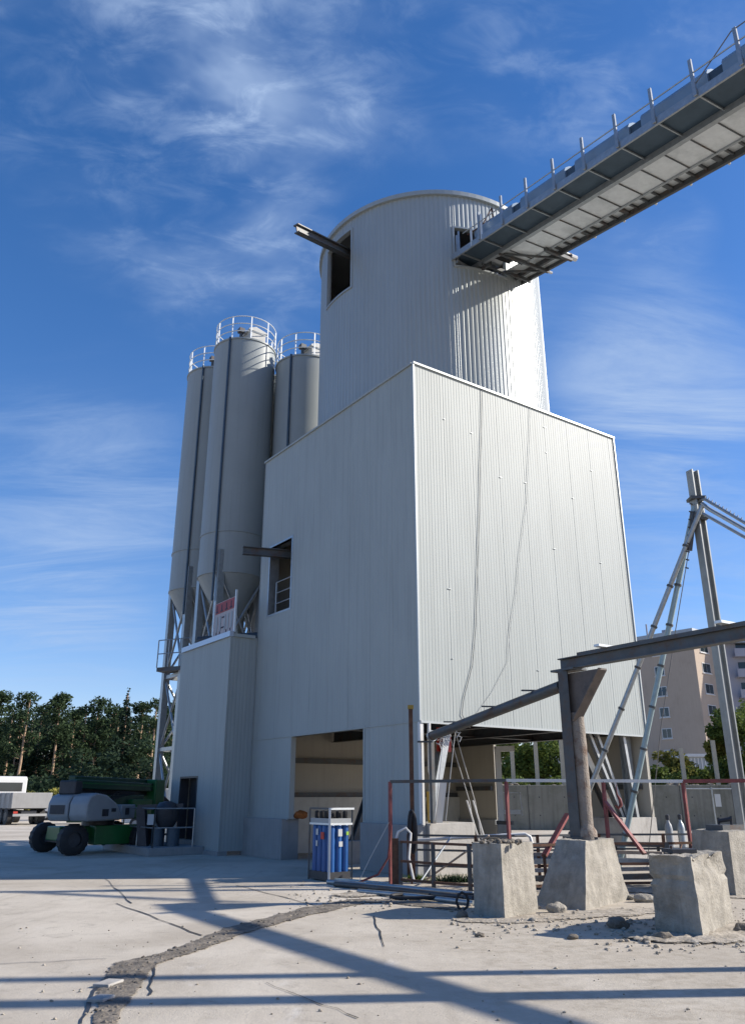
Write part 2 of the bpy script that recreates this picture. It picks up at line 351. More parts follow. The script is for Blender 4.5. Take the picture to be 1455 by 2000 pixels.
# ================================================================= GROUND
def ground_material():
    m = bpy.data.materials.new('yard_concrete'); m.use_nodes = True; t = m.node_tree; N = t.nodes; Lk = t.links; p = N['Principled BSDF']
    p.inputs['Roughness'].default_value = .92; p.inputs['Specular IOR Level'].default_value = .25
    tx = N.new('ShaderNodeTexCoord')
    def noise(s, d=8, ro=.65, di=0., sc=(1, 1, 1)):
        mp = N.new('ShaderNodeMapping'); mp.inputs['Scale'].default_value = sc; Lk.new(tx.outputs['Object'], mp.inputs[0])
        n = N.new('ShaderNodeTexNoise'); n.inputs['Scale'].default_value = s; n.inputs['Detail'].default_value = d; n.inputs['Roughness'].default_value = ro
        n.inputs['Distortion'].default_value = di; Lk.new(mp.outputs[0], n.inputs['Vector']); return n.outputs['Fac']
    def rng(x, a, b, c=0., d=1.):
        r = N.new('ShaderNodeMapRange'); r.interpolation_type = 'SMOOTHSTEP'
        for i, q in enumerate((a, b, c, d)): r.inputs[i + 1].default_value = q
        Lk.new(x, r.inputs[0]); return r.outputs[0]
    def mixc(f, a, b):
        x = N.new('ShaderNodeMix'); x.data_type = 'RGBA'
        for i, q in ((0, f), (6, a), (7, b)):
            if isinstance(q, tuple): x.inputs[i].default_value = (*q, 1)
            else: Lk.new(q, x.inputs[i])
        return x.outputs[2]
    def mul(a, b, op='MULTIPLY'):
        x = N.new('ShaderNodeMath'); x.operation = op
        for i, q in enumerate((a, b)):
            if isinstance(q, (int, float)): x.inputs[i].default_value = q
            else: Lk.new(q, x.inputs[i])
        return x.outputs[0]
    base = mixc(rng(noise(.35, 9, .6, .5), .35, .7), (.53, .48, .40), (.38, .335, .27))
    base = mixc(rng(noise(2.6, 9, .72, .8), .50, .78), base, (.32, .285, .235))
    base = mixc(rng(noise(1.1, 8, .7, 1.5, (1, .4, 1)), .58, .75, 0, .6), base, (.57, .54, .49))
    for rot, a in ((.9, .45), (-.5, .40), (.25, .30)):
        mp = N.new('ShaderNodeMapping'); mp.inputs['Rotation'].default_value = (0, 0, rot); mp.inputs['Scale'].default_value = (2.6, .07, 1); Lk.new(tx.outputs['Object'], mp.inputs[0])
        n = N.new('ShaderNodeTexNoise'); n.inputs['Scale'].default_value = 1.6; n.inputs['Detail'].default_value = 4; n.inputs['Distortion'].default_value = .15; Lk.new(mp.outputs[0], n.inputs['Vector'])
        base = mixc(mul(mul(rng(n.outputs['Fac'], .56, .68), rng(noise(.22 + rot * .05, 3), .45, .6)), a), base, (.38, .335, .27))
    base = mixc(mul(rng(noise(.9, 6, .6, .3), .66, .74), .55), base, (.20, .18, .15))
    sp = N.new('ShaderNodeSeparateXYZ'); Lk.new(tx.outputs['Object'], sp.inputs[0])
    # earth trodden over the slab on the right, round the piers
    wob = mul(noise(.55, 6), 5.)
    e = rng(mul(mul(sp.outputs[0], wob, 'ADD'), mul(sp.outputs[1], .10), 'ADD'), 3.0, 5.6)
    far = rng(sp.outputs[1], 20, 30, 1., .35)
    e = mul(e, far)
    dirt = mixc(rng(noise(6, 9, .7), .35, .7), (.45, .40, .325), (.31, .27, .21))
    base = mixc(mul(e, rng(noise(1.7, 8, .7), .30, .62, .15, .95)), base, dirt)
    peb = noise(38, 4, .7)
    base = mixc(mul(rng(peb, .60, .72), rng(noise(1.3, 4), .42, .62)), base, (.17, .15, .12))
    Lk.new(base, p.inputs['Base Color'])
    b = N.new('ShaderNodeBump'); b.inputs['Strength'].default_value = .55; b.inputs['Distance'].default_value = .03
    hh = mul(mul(noise(5, 10, .75), .6), mul(noise(42, 6, .7), .35), 'ADD'); Lk.new(hh, b.inputs['Height']); Lk.new(b.outputs[0], p.inputs['Normal'])
    return m
M['ground'] = ground_material()
def earth_material(name, ca, cb, cc):
    m = mat(name, ca, .95, 0, .25, 7., c2=cb, c2s=5., c2t=(.42, .6), bump=1., bs=22)
    return m
M['earth'] = earth_material('crumbled_earth', (.26, .225, .18), (.14, .12, .095), 0)
M['earthl'] = earth_material('dry_rubble_earth', (.54, .48, .39), (.34, .295, .23), 0)
g = MB(); 
g.add([(-1500, -300, 0), (1500, -300, 0), (1500, 2500, 0), (-1500, 2500, 0)], [(0, 1, 2, 3)])
struct('ground', g, 'ground')
from mathutils import noise as mn
def ribbon(name, pts, m, zc=.03, nx=16, sub=10, rag=.35, label=None):
    P = []
    for i in range(len(pts) - 1):
        for k in range(sub):
            t = k / sub; P.append(tuple(a * (1 - t) + b * t for a, b in zip(pts[i], pts[i + 1])))
    P.append(pts[-1]); vs = []; fs = []
    for i, (x, y, w_) in enumerate(P):
        c = V((x, y, 0)); d = (V(P[min(i + 1, len(P) - 1)][:2] + (0,)) - V(P[max(i - 1, 0)][:2] + (0,))).normalized(); nrm = V((-d.y, d.x, 0))
        wl = w_ * (1 + rag * mn.noise(V((x * 2.1, y * 2.1, 1))) + rag * .6 * mn.noise(V((x * 8, y * 8, 1))))
        wr = w_ * (1 + rag * mn.noise(V((x * 2.1, y * 2.1, 9))) + rag * .6 * mn.noise(V((x * 8, y * 8, 9))))
        for j in range(nx + 1):
            s = j / nx * 2 - 1; q = c + nrm * (s * (wl if s > 0 else wr)); ed = 1 - s * s
            z = .004 + max(0, ed) ** .5 * zc * (.45 + .75 * mn.noise(q * 9) + .5 * mn.noise(q * 23) + .35)
            vs.append((q.x, q.y, max(.004, z)))
    for i in range(len(P) - 1):
        for j in range(nx): a = i * (nx + 1) + j; fs.append((a, a + 1, a + nx + 2, a + nx + 1))
    o = part(name, MB().add(vs, fs), m + '_film', None, True); o['kind'] = 'structure'
    at = o.data.attributes.new('depth_of_dirt', 'FLOAT', 'POINT')
    ends = len(P) * .06
    for i in range(len(P)):
        for j in range(nx + 1): q = j / nx * 2 - 1; at.data[i * (nx + 1) + j].value = (1 - q * q) * min(1, (i + .2) / ends, (len(P) - 1 - i + .2) / ends)
    return o
for nm in ('earth', 'earthl'):      # loose dirt thinning out to bare slab at its margins
    m = M[nm].copy(); m.name = nm + '_thinning'; M[nm + '_film'] = m; t = m.node_tree; N = t.nodes; Lk = t.links
    a = N.new('ShaderNodeAttribute'); a.attribute_name = 'depth_of_dirt'; tx = N.new('ShaderNodeTexCoord'); n = N.new('ShaderNodeTexNoise')
    n.inputs['Scale'].default_value = 14; n.inputs['Detail'].default_value = 9; n.inputs['Roughness'].default_value = .75; Lk.new(tx.outputs['Object'], n.inputs['Vector'])
    ad = N.new('ShaderNodeMath'); ad.operation = 'MULTIPLY_ADD'; ad.inputs[1].default_value = 1.5; Lk.new(n.outputs['Fac'], ad.inputs[0]); Lk.new(a.outputs['Fac'], ad.inputs[2])
    r = N.new('ShaderNodeMapRange'); r.inputs[1].default_value = .98; r.inputs[2].default_value = 1.16; Lk.new(ad.outputs[0], r.inputs[0]); Lk.new(r.outputs[0], N['Principled BSDF'].inputs['Alpha'])
def gp(x, y): q = G(x, y); return (q.x, q.y)
def rb(lst): return [(*gp(x, y), w_) for x, y, w_ in lst]
ribbon('dirt_channel', rb([(185, 2080, 0.085), (205, 2000, 0.111), (235, 1930, 0.204), (262, 1885, 0.255), (330, 1866, 0.187), (400, 1843, 0.216), (470, 1815, 0.245), (540, 1797, 0.274), (620, 1777, 0.302), (700, 1760, 0.302), (790, 1762, 0.302), (930, 1782, 0.252)]), 'earth', .014, 18, 14)
ribbon('earth_bank', rb([(880, 1798, .18), (990, 1798, .42), (1090, 1790, .42), (1200, 1783, .42), (1290, 1778, .35)]), 'earthl', .016, 16, 12)
ribbon('rubble_bank', rb([(1215, 1830, .12), (1290, 1836, .40), (1390, 1832, .50), (1500, 1815, .75), (1640, 1800, .8)]), 'earthl', .04, 18, 14)
ribbon('mud_strip', rb([(640, 1752, .25), (760, 1745, .5), (880, 1735, .6), (1000, 1730, .8), (1200, 1735, .8), (1400, 1745, .8), (1600, 1750, .8)]), 'earthl', .03, 14, 10)
cr = MB()
def slab_line(pts, w_=.018):
    P = []
    for i in range(len(pts) - 1):
        for k in range(8):
            t = k / 8; P.append(V(gp(*[a * (1 - t) + b * t for a, b in zip(pts[i], pts[i + 1])]) + (.008,)))
    P.append(V(gp(*pts[-1]) + (.008,)))
    for i, p in enumerate(P):
        if 0 < i < len(P) - 1: p += V((random.uniform(-1, 1) * .025, random.uniform(-1, 1) * .025, 0))
    for a, b in zip(P[:-1], P[1:]):
        d = (b - a).normalized(); n = V((-d.y, d.x, 0)) * w_ / 2 * random.uniform(.5, 1.4); cr.add([a - n, a + n, b + n, b - n], [(0, 1, 2, 3)])
slab_line([(158, 2002), (200, 1915)], .03); slab_line([(292, 1945), (306, 1880)], .022); slab_line([(0, 1884), (210, 1873)], .012)
slab_line([(205, 1716), (258, 1765)], .02); slab_line([(228, 1765), (395, 1828)], .03); slab_line([(462, 1730), (628, 1772)], .035)  # thin dark strips laid over the slab
slab_line([(520, 1920), (700, 1990)], .012); slab_line([(750, 1850), (730, 1790)], .015)
o = part('slab_lines', cr, 'darks', None); o['kind'] = 'structure'
# broken pale curb pieces in the channel
for i, (x, y, a, b, lb) in enumerate([(212, 1925, .30, .16, 'pale concrete slab fragment lying at the left edge of the dirt channel, topmost of two'), (198, 1955, .22, .15, 'smaller concrete slab fragment below the other along the channel edge')]):
    c = G(x, y); q = MB().cbox(c + V((0, 0, .01)), V((a * .3, a, 0)) * .8, V((b, -b * .2, 0)), V((0, .0, .05)))
    single('slab_fragment', q, 'concl', lb, 'slab fragment', c, bevel=.01)
# ---- stones
def rock(c, s, mb=None, seed=0, sub=2):
    mb = mb or MB(); bm = bmesh.new(); bmesh.ops.create_icosphere(bm, subdivisions=sub, radius=1)
    rn = random.Random(seed); sx, sy, sz = rn.uniform(.8, 1.3), rn.uniform(.7, 1.1), rn.uniform(.5, .8)
    vs = []
    for v in bm.verts:
        n = 1 + .35 * mn.noise(v.co * 1.3 + V((seed * 3.1, 0, 0))) + .15 * mn.noise(v.co * 4 + V((seed, 0, 0)))
        vs.append(V(c) + V((v.co.x * sx * n, v.co.y * sy * n, v.co.z * sz * n + .35)) * s)
    mb.add(vs, [tuple(l.vert.index for l in f.loops) for f in bm.faces]); bm.free(); return mb
gr = MB()
for i in range(1100):
    r_ = random.random()
    if r_ < .35: x, y = random.uniform(880, 1500), random.gauss(1800, 18)
    elif r_ < .55: x, y = random.uniform(560, 930), random.gauss(1755, 12)
    elif r_ < .8: x, y = random.uniform(1180, 1600), random.gauss(1835, 14)
    else: x, y = random.uniform(0, 1500), random.uniform(1760, 2050)
    if y < 1720: continue
    s = random.choice((.008, .01, .012, .016, .025, .035)) * (.5 if r_ >= .8 else 1); c = G(x, y); rock(c, s, gr, i, 1)
chn = rb([(205, 2000, .1), (235, 1930, .18), (262, 1885, .2), (330, 1866, .15), (400, 1843, .17), (470, 1815, .2), (540, 1797, .22), (620, 1777, .25), (700, 1760, .28), (790, 1762, .3)])
gc = MB()
for i in range(700):
    k = random.randrange(len(chn) - 1); t = random.random(); a, b = chn[k], chn[k + 1]
    c = V((a[0] + (b[0] - a[0]) * t + random.gauss(0, a[2] * .5), a[1] + (b[1] - a[1]) * t + random.gauss(0, a[2] * .5), 0)); rock(c, random.choice((.007, .01, .013, .018, .026)), gc, i, 1)
o = part('channel_gravel', gc, 'earth', None, False); tag(o, 'dark crumbs of stone lying in the broken channel across the slab', 'gravel', kind='stuff')
o = part('gravel', gr, 'earthl', None, False); tag(o, 'loose gravel and crumbs of concrete strewn over the yard', 'gravel', kind='stuff')
for i, (x, y, s, lb) in enumerate([(1087, 1783, .14, 'pale rounded rock between the first and second concrete piers'), (1205, 1812, .15, 'flat brown rock lying in front of the tapered pier'), (937, 1830, .05, 'small dark stone alone on the yard below the first pier'),
        (1118, 1834, .06, 'small dark stone left of the third pier shadow tip'), (1258, 1762, .13, 'white rock beside the right foot of the tapered pier'), (1232, 1757, .09, 'small grey rock touching the foot of the tapered pier'), (1296, 1836, .09, 'dark clod of earth at the left foot of the third pier'),
        (1262, 1842, .06, 'dark earth clod lying furthest left of the third pier foot'), (1450, 1822, .11, 'brown clod of earth right of the third pier'), (903, 1792, .09, 'dark clod against the left foot of the first pier'), (1040, 1800, .06, 'small grey stone below the first pier right corner')]):
    c = G(x, y); single('rock', rock(c, s, None, i + 50, 3), 'earth' if 'dark' in lb or 'brown' in lb else 'conc', lb, 'rock', c, True)

# ================================================================= MAIN BUILDING
WA, WB, HT = 8.4, 8.3, 12.7
bt = thing('mixing_plant_building', 'tall silver clad plant building, a box carrying a big ribbed round tower', 'plant building', C0)
nL = -RD; nR = -LD         # outward normals of left facade and right face
win = (6.27, 7.78, 7.13, 9.40); door = (2.25, 5.98, 0, 3.26)
opsL = [win, door]
lf = part('left_wall', ribbed(B(0, 0), B(WA, 0), 1.05, HT, nL, .125, .003, opsL, 1.0, .002), 'clad', bt)
bk = panels(B(0.02, 0), B(WA, 0), 1.05, HT - .02, nL, -.12, -.02, [(a - .02, b - .02, c, e) for a, b, c, e in opsL])
part('wall_lining', bk, 'clad_in', lf)
part('door_frame', jamb(B(0, 0), B(WA, 0), nL, (door[0], door[1], 1.05, door[3]), .07, .16, .012, False), 'clad', lf)
part('window_frame', jamb(B(0, 0), B(WA, 0), nL, win, .07, .35, .012), 'galv', lf)
s_ = MB().obox(B(0, 0, 3.27) + nL * .004, LD * 8.38, nL * .016, UP * .035); s_.obox(B(0, 0, 1.03) + nL * .004, LD * 2.25, nL * .03, UP * .05); s_.obox(B(5.98, 0, 1.03) + nL * .004, LD * 2.4, nL * .03, UP * .05)
part('flashing', s_, 'clad', lf)
# plinth blocks
pl = MB(); pl.obox(B(-.02, 0) + nL * .16, LD * 2.22, -nL * .5, UP * 1.05)
part('plinth', pl, 'concd', bt, bevel=.01)
pl = MB().obox(B(6.05, 0) + nL * .16, LD * 2.5, -nL * .55, UP * 1.05)
part('plinth', pl, 'concd', bt, bevel=.01)
# right face (hangs above an open undercroft)
rw = part('right_wall', ribbed(B(0, 0), B(0, WB), 3.30, HT, nR, .10, .0024, (), 1.0, .003), 'clad', bt)
part('wall_lining', panels(B(0, .03), B(0, WB), 3.30, HT - .02, nR, -.12, -.02), 'clad_in', rw)
q = MB(); q.bar(B(-.01, -.01, 3.30), B(-.01, -.01, HT), .045, .045, LD); part('corner_trim', q, 'trim', bt)
q = MB(); q.bar(B(-.01, WB, 3.28), B(-.01, WB, HT), .045, .045, LD); part('corner_trim', q, 'trim', bt)
q = MB(); q.bar(B(-.012, 0, 3.27), B(-.012, WB, 3.27), .05, .05); part('drip_trim', q, 'trim', bt)
q = MB(); q.bar(B(-.01, -.03, HT + .01), B(-.01, WB + .03, HT + .01), .08, .06); part('roof_trim', q, 'trim', bt)
q = MB(); q.bar(B(.05, -.01, HT + .012), B(WA + .02, -.01, HT + .012), .08, .06); part('roof_trim', q, 'clad', bt)
# dents and rivet dimples of the right face : little bright clips
q = MB()
for b_ in [k * 1.0 + .02 for k in range(1, 9)]:
    for z in (4.9, 6.6, 8.3, 10.0, 11.3, 12.1):
        if random.random() < .25 and b_ < 8.2: q.cbox(B(-.016, b_ + random.uniform(.0, .03), z + random.uniform(-.15, .15)), RD * random.uniform(.05, .12), LD * .012, UP * .018)
part('clips', q, 'trim', rw)
# roof, back walls, side wall
rf = MB(); rf.obox(B(.12, .12, HT - .25), LD * (WA - .24), RD * (WB - .24), UP * .12); part('roof', rf, 'roofgrey', bt)
sd_op = [(2.95, 6.2, 0, 3.42)]
sw = part('rear_wall', ribbed(B(0, WB), B(WA, WB), .9, HT, RD, .125, .006, sd_op, 1.0), 'clad', bt)
part('wall_lining', panels(B(0, WB), B(WA, WB), .9, HT - .02, RD, -.12, -.02, sd_op), 'clad_in', sw)
part('plinth', MB().obox(B(0, WB), LD * 2.95, -RD * .2, UP * .9), 'concd', sw); part('plinth', MB().obox(B(6.2, WB), LD * 2.2, -RD * .2, UP * .9), 'concd', sw)
bw = part('back_wall', ribbed(B(WA, 0), B(WA, WB), 1.45, HT, LD, .125, .006, (), 1.0), 'clad', bt)
part('wall_lining', panels(B(WA, 0), B(WA, WB), 1.62, HT - .02, LD, -.12, -.02), 'clad_in', bw)
part('lower_wall', panels(B(WA, 0), B(WA, WB), 0, 1.62, LD, -.32, -.0), 'whited', bw)
for z in (1.68, 2.72, 3.75, 5.3): part('girt', MB().bar(B(WA - .2, .15, z), B(WA - .2, WB - .15, z), .10, .16), 'steel', bt)
for z in (1.9, 3.5):
    part('girt', MB().bar(B(.2, WB - .2, z), B(2.9, WB - .2, z), .10, .14), 'steel', bt); part('girt', MB().bar(B(6.3, WB - .2, z), B(WA - .3, WB - .2, z), .10, .14), 'steel', bt)
# undercroft deck over the open bay, with edge beams
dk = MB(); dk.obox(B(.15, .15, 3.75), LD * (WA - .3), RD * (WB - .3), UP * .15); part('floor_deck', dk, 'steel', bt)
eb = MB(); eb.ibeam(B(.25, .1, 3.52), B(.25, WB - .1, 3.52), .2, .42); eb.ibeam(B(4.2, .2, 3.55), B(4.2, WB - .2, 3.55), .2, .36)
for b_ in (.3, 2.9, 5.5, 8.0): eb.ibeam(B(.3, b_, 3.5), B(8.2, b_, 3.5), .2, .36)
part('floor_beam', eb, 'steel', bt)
# raking steel legs under the right face
def leg(p, q_, m='galv', wd=.2): return part('leg', MB().ibeam(p, q_, wd, wd * 1.1, .02, LD), m, bt)
leg(B(.45, .55, 1.1), B(.5, 1.3, 3.6)); leg(B(.5, .2, 1.1), B(.5, .2, 3.6), 'galv', .16)
leg(B(4.2, .9, .2), B(4.2, 2.3, 3.6), 'steel')
leg(B(.5, 7.1, 1.1), B(.5, 5.6, 3.6), 'steel'); leg(B(.45, 7.45, 1.1), B(.45, 6.2, 3.6), 'galv', .09); leg(B(.45, 7.6, 1.1), B(.45, 6.55, 3.6), 'galv', .09)
leg(B(.5, 7.95, 1.1), B(.5, 7.95, 3.6), 'galv', .22); leg(B(.2, 7.75, 1.1), B(.2, 7.45, 3.6), 'galv', .10)
part('edge_post', MB().bar(B(.03, .03, 1.05), B(.03, .03, 3.3), .09, .09, LD), 'white', bt)
part('edge_post', MB().bar(B(.03, WB - .05, .9), B(.03, WB - .05, 3.3), .06, .06, LD), 'white', bt)
part('downpipe', MB().tube([B(-.05, .22, 1.15), B(-.05, .24, 2.1), B(-.03, .22, 2.2), B(-.02, .24, 3.25)], .04, 8), 'white', bt, True)
part('footing', MB().obox(B(-.1, .12), RD * 1.35, LD * 1.0, UP * 1.08), 'concl', bt, bevel=.01)
part('footing', MB().obox(B(-.1, 6.75), RD * 1.45, LD * 1.0, UP * 1.1), 'concl', bt, bevel=.01)
part('footing', MB().obox(B(3.7, .5), RD * 1.5, LD * 1.0, UP * .55), 'concd', bt, bevel=.01)
part('back_plate', MB().obox(B(2.2, 4.9, .9), RD * .1, LD * .6, UP * .1), 'steel', bt)
# crossing hanging cables / ladder ropes in the bay
# interior behind the window : floor + rail
part('inner_floor', MB().obox(B(6.2, .02, 7.02), LD * 1.7, RD * 1.6, UP * .09), 'steel', bt)
part('window_rail', guardrail([B(6.35, .12, 7.13), B(7.45, .12, 7.13)], 1.05, .022, (1., .66, .33), 1.1), 'galv', bt)
# hoist beams poking out of the openings
part('hoist_beam', MB().ibeam(B(7.05, .8, 9.12) , B(7.65, -1.05, 9.12), .2, .26, .03), 'steel', bt)
# round tower
TC = V((2.07, 24.7, 0)); TR = 3.94; TH = 20.0
tops = [(-135.3, -114.0, 17.3, 19.55), (146.0, 172.3, 17.3, 18.72)]   # azimuth from tower centre
tw = MB(); NR = 168; prof = []
for k in range(NR):
    a = -180 + 360 * k / NR; st = 360 / NR
    prof += [(a, 0), (a + st * .12, .015), (a + st * .55, .015), (a + st * .67, 0)]
ang = sorted(prof + [(t[i], 0) for t in tops for i in (0, 1)]); ang.append((180, 0))
for (a0, d0), (a1, d1) in zip(ang[:-1], ang[1:]):
    if a1 - a0 < .01: continue
    am = (a0 + a1) / 2; iv = [(HT - .3, TH)]
    for t in tops:
        if t[0] < am < t[1]: iv = [(HT - .3, t[2]), (t[3], TH)]
    P = [TC + V((math.sin(R_(a)), math.cos(R_(a)), 0)) * (TR - .015 + d) for a, d in ((a0, d0), (a1, d1))]
    for u, v_ in iv: tw.add([P[0] + UP * u, P[1] + UP * u, P[1] + UP * v_, P[0] + UP * v_], [(0, 1, 2, 3)])
two = part('tower', tw, 'tower', bt)
def arc(a0, a1, z0, z1, r0, r1, n=12, c=TC, mb=None):
    mb = mb or MB()
    for k in range(n):
        q = []
        for z in (z0, z1):
            for a, r in ((a0 + (a1 - a0) * k / n, r0), (a0 + (a1 - a0) * (k + 1) / n, r0), (a0 + (a1 - a0) * (k + 1) / n, r1), (a0 + (a1 - a0) * k / n, r1)):
                q.append(c + V((math.sin(R_(a)) * r, math.cos(R_(a)) * r, z)))
        mb.hexa(q)
    return mb
part('tower_lining', arc(-114, 146, HT, TH - .05, TR - .12, TR - .07, 60, mb=arc(172.3, 224.7, HT, TH - .05, TR - .12, TR - .07, 14)), 'clad_in', two)
part('eaves_ring', arc(0, 360, TH - .02, TH + .14, TR - .1, TR + .09, 96), 'tower', two, True)
part('tower_roof', MB().lathe(TC, [(TR - .05, TH + .06), (.02, TH + .55)], 64), 'roofgrey', two, True)
for t in tops:
    f = MB(); r0, r1 = TR - .12, TR + .035; w_ = .9
    arc(t[0] - w_, t[1] + w_, t[3], t[3] + .06, r0, r1, 12, mb=f); arc(t[0] - w_, t[1] + w_, t[2] - .06, t[2], r0, r1, 12, mb=f)
    arc(t[0] - w_, t[0], t[2], t[3], r0, r1, 1, mb=f); arc(t[1], t[1] + w_, t[2], t[3], r0, r1, 1, mb=f)
    part('opening_frame', f, 'tower', two)
part('tower_floor', MB().lathe(TC, [(TR - .13, 17.2), (.01, 17.2)], 48), 'steel', two)
p = TC + V((math.sin(R_(-124)), math.cos(R_(-124)), 0)) * (TR - 1.2); dr = V((math.sin(R_(-124)), math.cos(R_(-124)), 0))
hb = MB().ibeam(p + UP * 19.2, At(579, 446, 20.2) , .2, .28, .035); part('hoist_beam', hb, 'steel', bt)
# annex
AX, AP, AH = 8.4, .92, 6.5
an = MB()
A0 = B(AX, -AP); A1 = B(AX + 3.9, -AP)
adoor = (1.86, 3.25, .35, 2.2)
ax = part('annex', ribbed(A0, A1, .12, AH, -RD, .125, .002, [adoor], 0), 'clad', bt)
an = panels(A0 + LD * .02, A1, .12, AH - .02, -RD, -.12, -.02, [(adoor[0] - .02, adoor[1] - .02, adoor[2], adoor[3])])
part('wall_lining', an, 'clad_in', ax)
part('side_wall', ribbed(B(AX, 0), A0, .12, AH, -LD, .125, .003, (), 0), 'clad', ax)
part('side_wall', MB().obox(A1, RD * 3.9, LD * .1, UP * AH), 'clad', ax)
part('annex_roof', MB().obox(B(AX + .05, -AP + .15, AH - .2), LD * 3.8, RD * 3.6, UP * .1), 'roofgrey', ax)
part('coping', MB().bar(A0 + UP * (AH + .05) - LD * .03 , A1 + UP * (AH + .05), .14, .17), 'coping', ax)
part('coping', MB().bar(B(AX - .03, -.1, AH + .01), A0 + UP * (AH + .01) - LD * .02 + RD * .08, .1, .1), 'clad', ax)
part('corner_trim', MB().bar(A0 + UP * .12 - RD * .008, A0 + UP * AH - RD * .008, .05, .05, LD), 'clad', ax)
part('door', MB().obox(A0 + LD * 1.86 + RD * .35 + UP * .3, LD * 1.4, RD * .05, UP * 1.95), 'darks', ax)
part('door_frame', jamb(A0, A1, -RD, adoor, .06, .3, .012, False), 'darks', ax)
part('plinth', MB().obox(A0 - RD * .05 - LD * .05, LD * 1.9, RD * .3, UP * .12), 'concd', ax)
# sign board on the annex roof : pale cloth, red row of dark figures above, grey shapes below
sg = thing('banner', 'faded red and white banner with dark characters at the annex roof corner', 'banner', A0 + UP * AH)
s0 = A0 + LD * .10 + RD * .12 + UP * (AH + .12); SW, SH = 1.55, 1.20
part('cloth', MB().obox(s0, LD * SW, RD * .02, UP * SH), 'sign', sg)
part('post', MB().bar(s0 - LD * .05, s0 - LD * .05 + UP * 1.4, .06, .06, LD), 'galvl', sg); part('post', MB().bar(s0 + LD * (SW + .03), s0 + LD * (SW + .03) + UP * 1.3, .05, .05, LD), 'galvl', sg)
rw_ = MB().obox(s0 + LD * .06 - RD * .008 + UP * .82, LD * 1.42, RD * .006, UP * .36); part('red_band', rw_, 'signred', sg)
fg = MB()
for k in range(4):
    x = .16 + k * .36; o_ = s0 - RD * .014
    fg.obox(o_ + LD * (x + .09) + UP * .90, LD * .07, RD * .005, UP * .2); fg.obox(o_ + LD * (x + .03) + UP * .86, LD * .19, RD * .005, UP * .05)
fg.obox(s0 - RD * .014 + LD * .75 + UP * .62, LD * .2, RD * .005, UP * .05); fg.obox(s0 - RD * .014 + LD * .75 + UP * .28, LD * .22, RD * .005, UP * .05)
for x in (.25, .55, 1.05, 1.3): fg.obox(s0 - RD * .014 + LD * x + UP * .1, LD * .05, RD * .005, UP * .09)
part('lettering', fg, 'signdk', sg)
fg = MB()
for x in (.15, .42, .66, 1.02, 1.28): fg.obox(s0 - RD * .012 + LD * x + UP * .2, LD * .12, RD * .004, UP * .52)
part('lettering', fg, 'grey', sg)

# ================================================================= SILOS
def make_silo(c, label, cableaz, legs=True, zt=20.0, gr='cement silos behind the annex'):
    c = V((c[0], c[1], 0)); r = 1.32; zb = 9.75; t = thing('cement_silo', label, 'silo', c, gr)
    prof = [(r, zb), (r, 11.35), (r + .03, 11.36), (r + .03, 11.42), (r, 11.43), (r, zt - .05), (r + .04, zt - .04), (r + .04, zt + .03), (r - .05, zt + .04), (.02, zt + .28)]
    part('shell', MB().lathe(c, prof, 64), 'silo', t, True)
    part('cone', MB().lathe(c, [(r + .02, zb + .03), (r + .02, zb - .04), (r - .02, zb - .05), (.22, 7.65), (.22, 7.2)], 64), 'silo', t, True)
    part('outlet', MB().lathe(c, [(.26, 7.35), (.26, 7.2), (.15, 7.1), (.15, 6.5)], 20), 'steel', t, True)
    cb = MB(); a = R_(cableaz); q = c + V((math.sin(a), math.cos(a), 0)) * (r + .05)
    cb.tube([q - V((math.sin(a), math.cos(a), 0)) * .3 + UP * (zt + .12), q + UP * (zt + .05), q + UP * 15, q + UP * 10.2, q + UP * 8.6], .045, 8); part('filling_pipe', cb, 'deck', t, True)
    rl = MB(); n = 10; rr = r - .02
    for k in range(n):
        aa = 2 * math.pi * k / n + .3; p_ = c + V((math.sin(aa) * rr, math.cos(aa) * rr, zt)); rl.bar(p_, p_ + UP * 1.1, .05, .03, LD)
    for h in (.38, .74, 1.1):
        pts = [c + V((math.sin(2 * math.pi * k / 40) * rr, math.cos(2 * math.pi * k / 40) * rr, zt + h)) for k in range(41)]
        rl.tube(pts, .022, 6, False)
    part('guardrail', rl, 'galvl', t, True)
    fl = MB(); f0 = c + RD * .25 - LD * .3 + UP * (zt + .15)
    fl.obox(f0 - RD * .35 - LD * .3, RD * .75, LD * .7, UP * .72); fl.prism([f0 - RD * .42 - LD * .36 + UP * .72, f0 + RD * .46 - LD * .36 + UP * .72, f0 + RD * .46 - LD * .36 + UP * .80, f0 - RD * .1 - LD * .36 + UP * .95, f0 - RD * .42 - LD * .36 + UP * .80], LD * .82)
    part('filter_housing', fl, 'whited', t)
    pv = c - RD * .35 - LD * .2; part('relief_valve', MB().tube([pv + UP * (zt + .1), pv + UP * (zt + 1.0)], .07, 10).cbox(pv + UP * (zt + .95), RD * .25, LD * .25, UP * .2), 'steel', t)
    for k in range(4):
        aa = R_(-80 + 90 * k); d = V((math.sin(aa), math.cos(aa), 0)); p_ = c + d * (r - .06)
        part('leg', MB().bar(p_, p_ + UP * 10.6, .26, .26, LD), 'galv', t)
    for k in range(4):
        P = [c + V((math.sin(R_(-80 + 90 * (k + i))), math.cos(R_(-80 + 90 * (k + i))), 0)) * (r - .06) for i in (0, 1)]
        br = MB()
        for z0, z1 in ((.3, 3.4), (3.4, 6.2), (6.3, 9.6)):
            br.tube([P[0] + UP * z0, P[1] + UP * z1], .05, 8); br.tube([P[1] + UP * z0, P[0] + UP * z1], .05, 8)
        for z in (3.4, 6.25): br.bar(P[0] + UP * z, P[1] + UP * z, .12, .14)
        part('bracing', br, 'galv', t)
    return t
